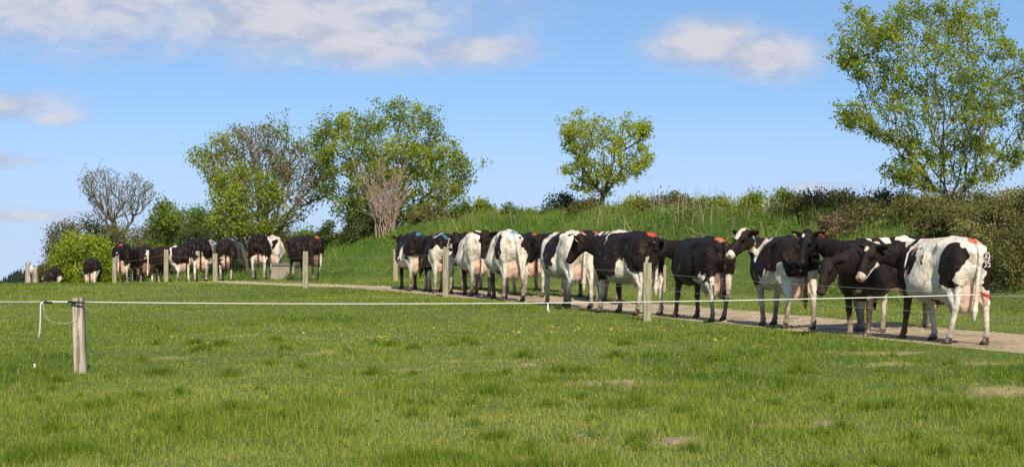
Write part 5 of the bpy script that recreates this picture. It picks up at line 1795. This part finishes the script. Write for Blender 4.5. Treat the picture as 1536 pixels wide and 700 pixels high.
cow('mostly white cow with a small dark brand, just right of the greenish post', 720, 38.7, 102,
    dict(base=w, legs=(0.1, -0.1, -.1, .1), mud_shade=0.95, udder=0.7, legw=(.8, .8, .2, .8), legblack=(2,), head='b', belly=0.03, tailw=0.1,
         patches=[(b, .42, .3, 1.05, .07, .4, .40), (b, .60, .1, 1.38, .12, .4, .2), (b, .95, 0, 1.1, .3, .5, .6), (b, -.15, .33, 1.2, .06, .1, .12), (b, -.85, -.18, 1.15, .1, .12, .14)]),
    h=0.015, s=1.05, seed=22, poll=(684, 352, 40.0), muz=(680, 382, 40.2), brands=(['35'], 'r', (-.82, -.16, 1.12), .12, (0.95, 0.3, 0)))
cow('white-legged black cow with a big white brand on its thigh', 664, 40.8, 101,
    dict(base=b, paint='blue', legs=(0.08, -0.12, -.05, .1), mud_shade=0.5, udder=0.5, legw=(.95, 1.0, .5, .5), head='b',
         patches=[(w, -.72, .05, .90, .3, .4, .22), (w, -.60, .1, 1.38, .1, .10, .08)]),
    h=0.016, s=1.02, seed=23, brands=(['73', '58'], 'r', (-.84, -.13, 1.22), .125, (0.95, 0.2, 0)))
cow('black cow with white flank and blue tail paint, nearest the tan bank post', 627, 42.4, 106,
    dict(base=b, paint='blue', legs=(0.12, -0.08, .05, -.1), mud_shade=0.7, udder=1.2, legw=(.8, .5, .1, .1), legblack=(2,), head='b', tailw=-.1, belly=0.03,
         patches=[(w, -.22, .33, .95, .10, .2, .30), (w, -.40, .33, .78, .2, .2, .16), (w, -.15, .2, .7, .3, .3, .1)]),
    h=0.016, s=1.03, seed=24)

# far group over the brow
GF = 'dairy cows gathered beyond the brow at left'
cow('black cow with white belly, half hidden left of the mostly white cow', 702, 42.5, 104,
    dict(base=b, legs=(-.1, .12, .1, -.1), mud_shade=0.6, udder=0.7, legw=(.7, .7, .4, .4), patches=[(w, -.3, .2, .75, .3, .3, .14)]), h=0.018, s=1.0, seed=31)
cow('dark cow half hidden behind the cow with blue tail paint and a white tail', 748, 41.5, 108,
    dict(base=b, legs=(.1, -.1, -.1, .1), mud_shade=0.8, udder=0.7, legw=(.7, .6, .7, .4), patches=[(w, .1, .3, 1.2, .1, .3, .3)]), h=0.018, s=1.0, seed=32)
cow('dark cow half hidden behind the cow overlapped by the profile cow', 835, 41.0, 110,
    dict(base=b, legs=(.1, -.1, -.1, .1), mud_shade=0.8, udder=0.9, legw=(.8, .8, .7, .4), patches=[(w, -.5, .3, .9, .2, .3, .2)]), h=0.018, s=1.0, seed=33)
far = [
    (205, 66, 100, b, [(w, -.5, .2, .8, .2, .3, .2)], 'black cow squeezed in just behind the big pink udder', dict(udder=.8, legw=(.7, .5, .3, .3)), 1.0),
    (286, 66.5, 112, b, [(w, -.7, 0, .8, .2, .3, .2)], 'black cow filling the gap right of the white-banded cow', dict(udder=.8, legw=(.7, .6, .3, .3)), 1.0),
    # px, Y, hd, base, patches, label, extra
    (472, 53.5, 128, b, [(w, -.70, -.2, .62, .1, .15, .3), (w, -.88, -.05, 1.0, .04, .05, .3)], 'lone dark cow beside the concrete trough, with a pale udder', dict(udder=.8, legw=(.2, .5, .1, .3), paint='red', poll=(437, 362, 54.2), muz=(431, 386, 54.3)), 1.0),
    (388, 55.6, 96, b, [(w, -.6, 0, .72, .2, .3, .10)], 'wide black cow with white hind legs, seen from behind left of the trough', dict(udder=.3, legw=(.72, .72, .5, .5)), 1.08),
    (407, 57.2, 92, w, [(b, -.86, -.1, 1.15, .1, .1, .18), (b, .5, 0, 1.1, .2, .5, .5)], 'white cow with orange-red tail paint right behind the wide black cow', dict(udder=.5, paint='orange', legw=(.8, .8, .8, .8)), 1.06),
    (339, 58.2, 98, b, [(w, -.72, 0, .78, .2, .10, .22)], 'black cow with a white and pink udder behind the middle far post', dict(udder=1.1, legw=(.5, .45, .3, .3)), 1.04),
    (301, 58.8, 100, b, [(w, -.75, 0, 1.0, .2, .10, .2), (w, -.60, 0, .78, .2, .3, .2), (w, .3, .2, 1.36, .1, .2, .15)], 'black cow with a white streak between its thighs and a huge udder', dict(udder=1.5, legw=(.75, .75, .4, .4)), 1.1),
    (272, 62.5, 148, b, [(w, -.35, .2, 1.1, .07, .4, .5), (w, -.2, 0, 1.44, .3, .1, .05)], 'sideways black cow with a vertical white band on its flank', dict(udder=.8, legw=(.8, .8, .4, .4)), 1.0),
    (243, 64, 100, b, [(w, -.85, .15, 1.15, .1, .06, .2), (w, .3, .1, 1.38, .3, .2, .08)], 'black cow with white streak on its thigh behind the tallest far post', dict(udder=.7, legw=(.3, .3, .2, .2)), 1.0),
    (219, 61, 116, b, [(w, -.88, .05, 1.1, .06, .05, .2)], 'black cow with short white tail, just right of the big pink udder', dict(udder=1.1, legw=(.36, .36, .2, .2), tailw=.1), 1.0),
    (182, 60, 93, b, [(w, -.82, 0, .95, .15, .09, .25), (w, .1, -.2, 1.3, .1, .2, .15)], 'black cow with a big pink udder and red tail paint, beside the short far post', dict(udder=1.6, paint='red', legw=(.72, .72, .5, .5)), 1.03),
    (136, 72, 96, b, [(w, -.5, .3, .9, .15, .2, .3), (w, .2, .1, 1.38, .2, .2, .1)], 'black cow with a swollen pinkish udder alone before the lime-green bush', dict(udder=1.5, legw=(.7, .9, .5, .5)), 1.02),
    (83, 78.5, 112, b, [(w, -.8, -.1, .9, .15, .15, .25)], 'black cow rump rising over the brow, leftmost of the herd', dict(udder=1.2, legw=(.7, .7, .5, .5)), 1.05),
    (104, 88, 165, w, [(b, -.1, .3, 1.1, .25, .5, .3), (b, .9, 0, 1.2, .2, .5, .3)], 'white and black cow whose back just shows second from the left', dict(udder=.5), 1.0),
    (120, 86.5, 160, b, [(w, -.2, .2, 1.35, .3, .3, .12), (w, .55, .3, 1.1, .08, .3, .4)], 'dark cow with white back just showing left of the swollen-udder cow', dict(udder=.5), 1.0),
    (160, 88, 160, b, [(w, .5, .3, 1.1, .1, .3, .4)], 'half hidden dark cow just left of the short far post', dict(udder=.5), 1.02),
    (355, 66.5, 120, w, [(b, .2, .3, 1.2, .5, .5, .35)], 'far cow with white legs, half hidden left of the wide black cow', dict(udder=.8, legw=(.8, .8, .8, .8)), 0.98),
    (318, 65, 110, w, [(b, .2, .3, 1.2, .6, .5, .35), (b, -.6, .2, 1.2, .3, .3, .2)], 'far cow with white hind legs showing left of the middle far post', dict(udder=1., legw=(.9, .9, .8, .8)), 0.95),
    (376, 63.5, 92, w, [(b, .2, .3, 1.2, .6, .5, .35), (b, -.6, .2, 1.2, .4, .3, .25)], 'far cow showing pale legs beneath the wide black cow', dict(udder=1., legw=(.9, .9, .8, .8)), 0.95),
]
for i, (px, Y, hd, bs, pt, lb, ex, s_) in enumerate(far):
    ex = dict(ex)
    pl = ex.pop('poll', None); mz = ex.pop('muz', None)
    rr = random.Random(i)
    sp = dict(base=bs, patches=pt, mud_shade=0.4, legs=WK if i % 2 else WK2, **ex)
    if pl is None:
        sp['poll'] = (1.15, rr.uniform(-.15, .15), 1.25 + rr.uniform(-.15, .1)); sp['muz'] = (1.5, sp['poll'][1] * 1.6, .95)
    cow(lb, px, Y, hd, sp, h=0.02, s=s_, seed=60 + i, group=GF, poll=pl, muz=mz)
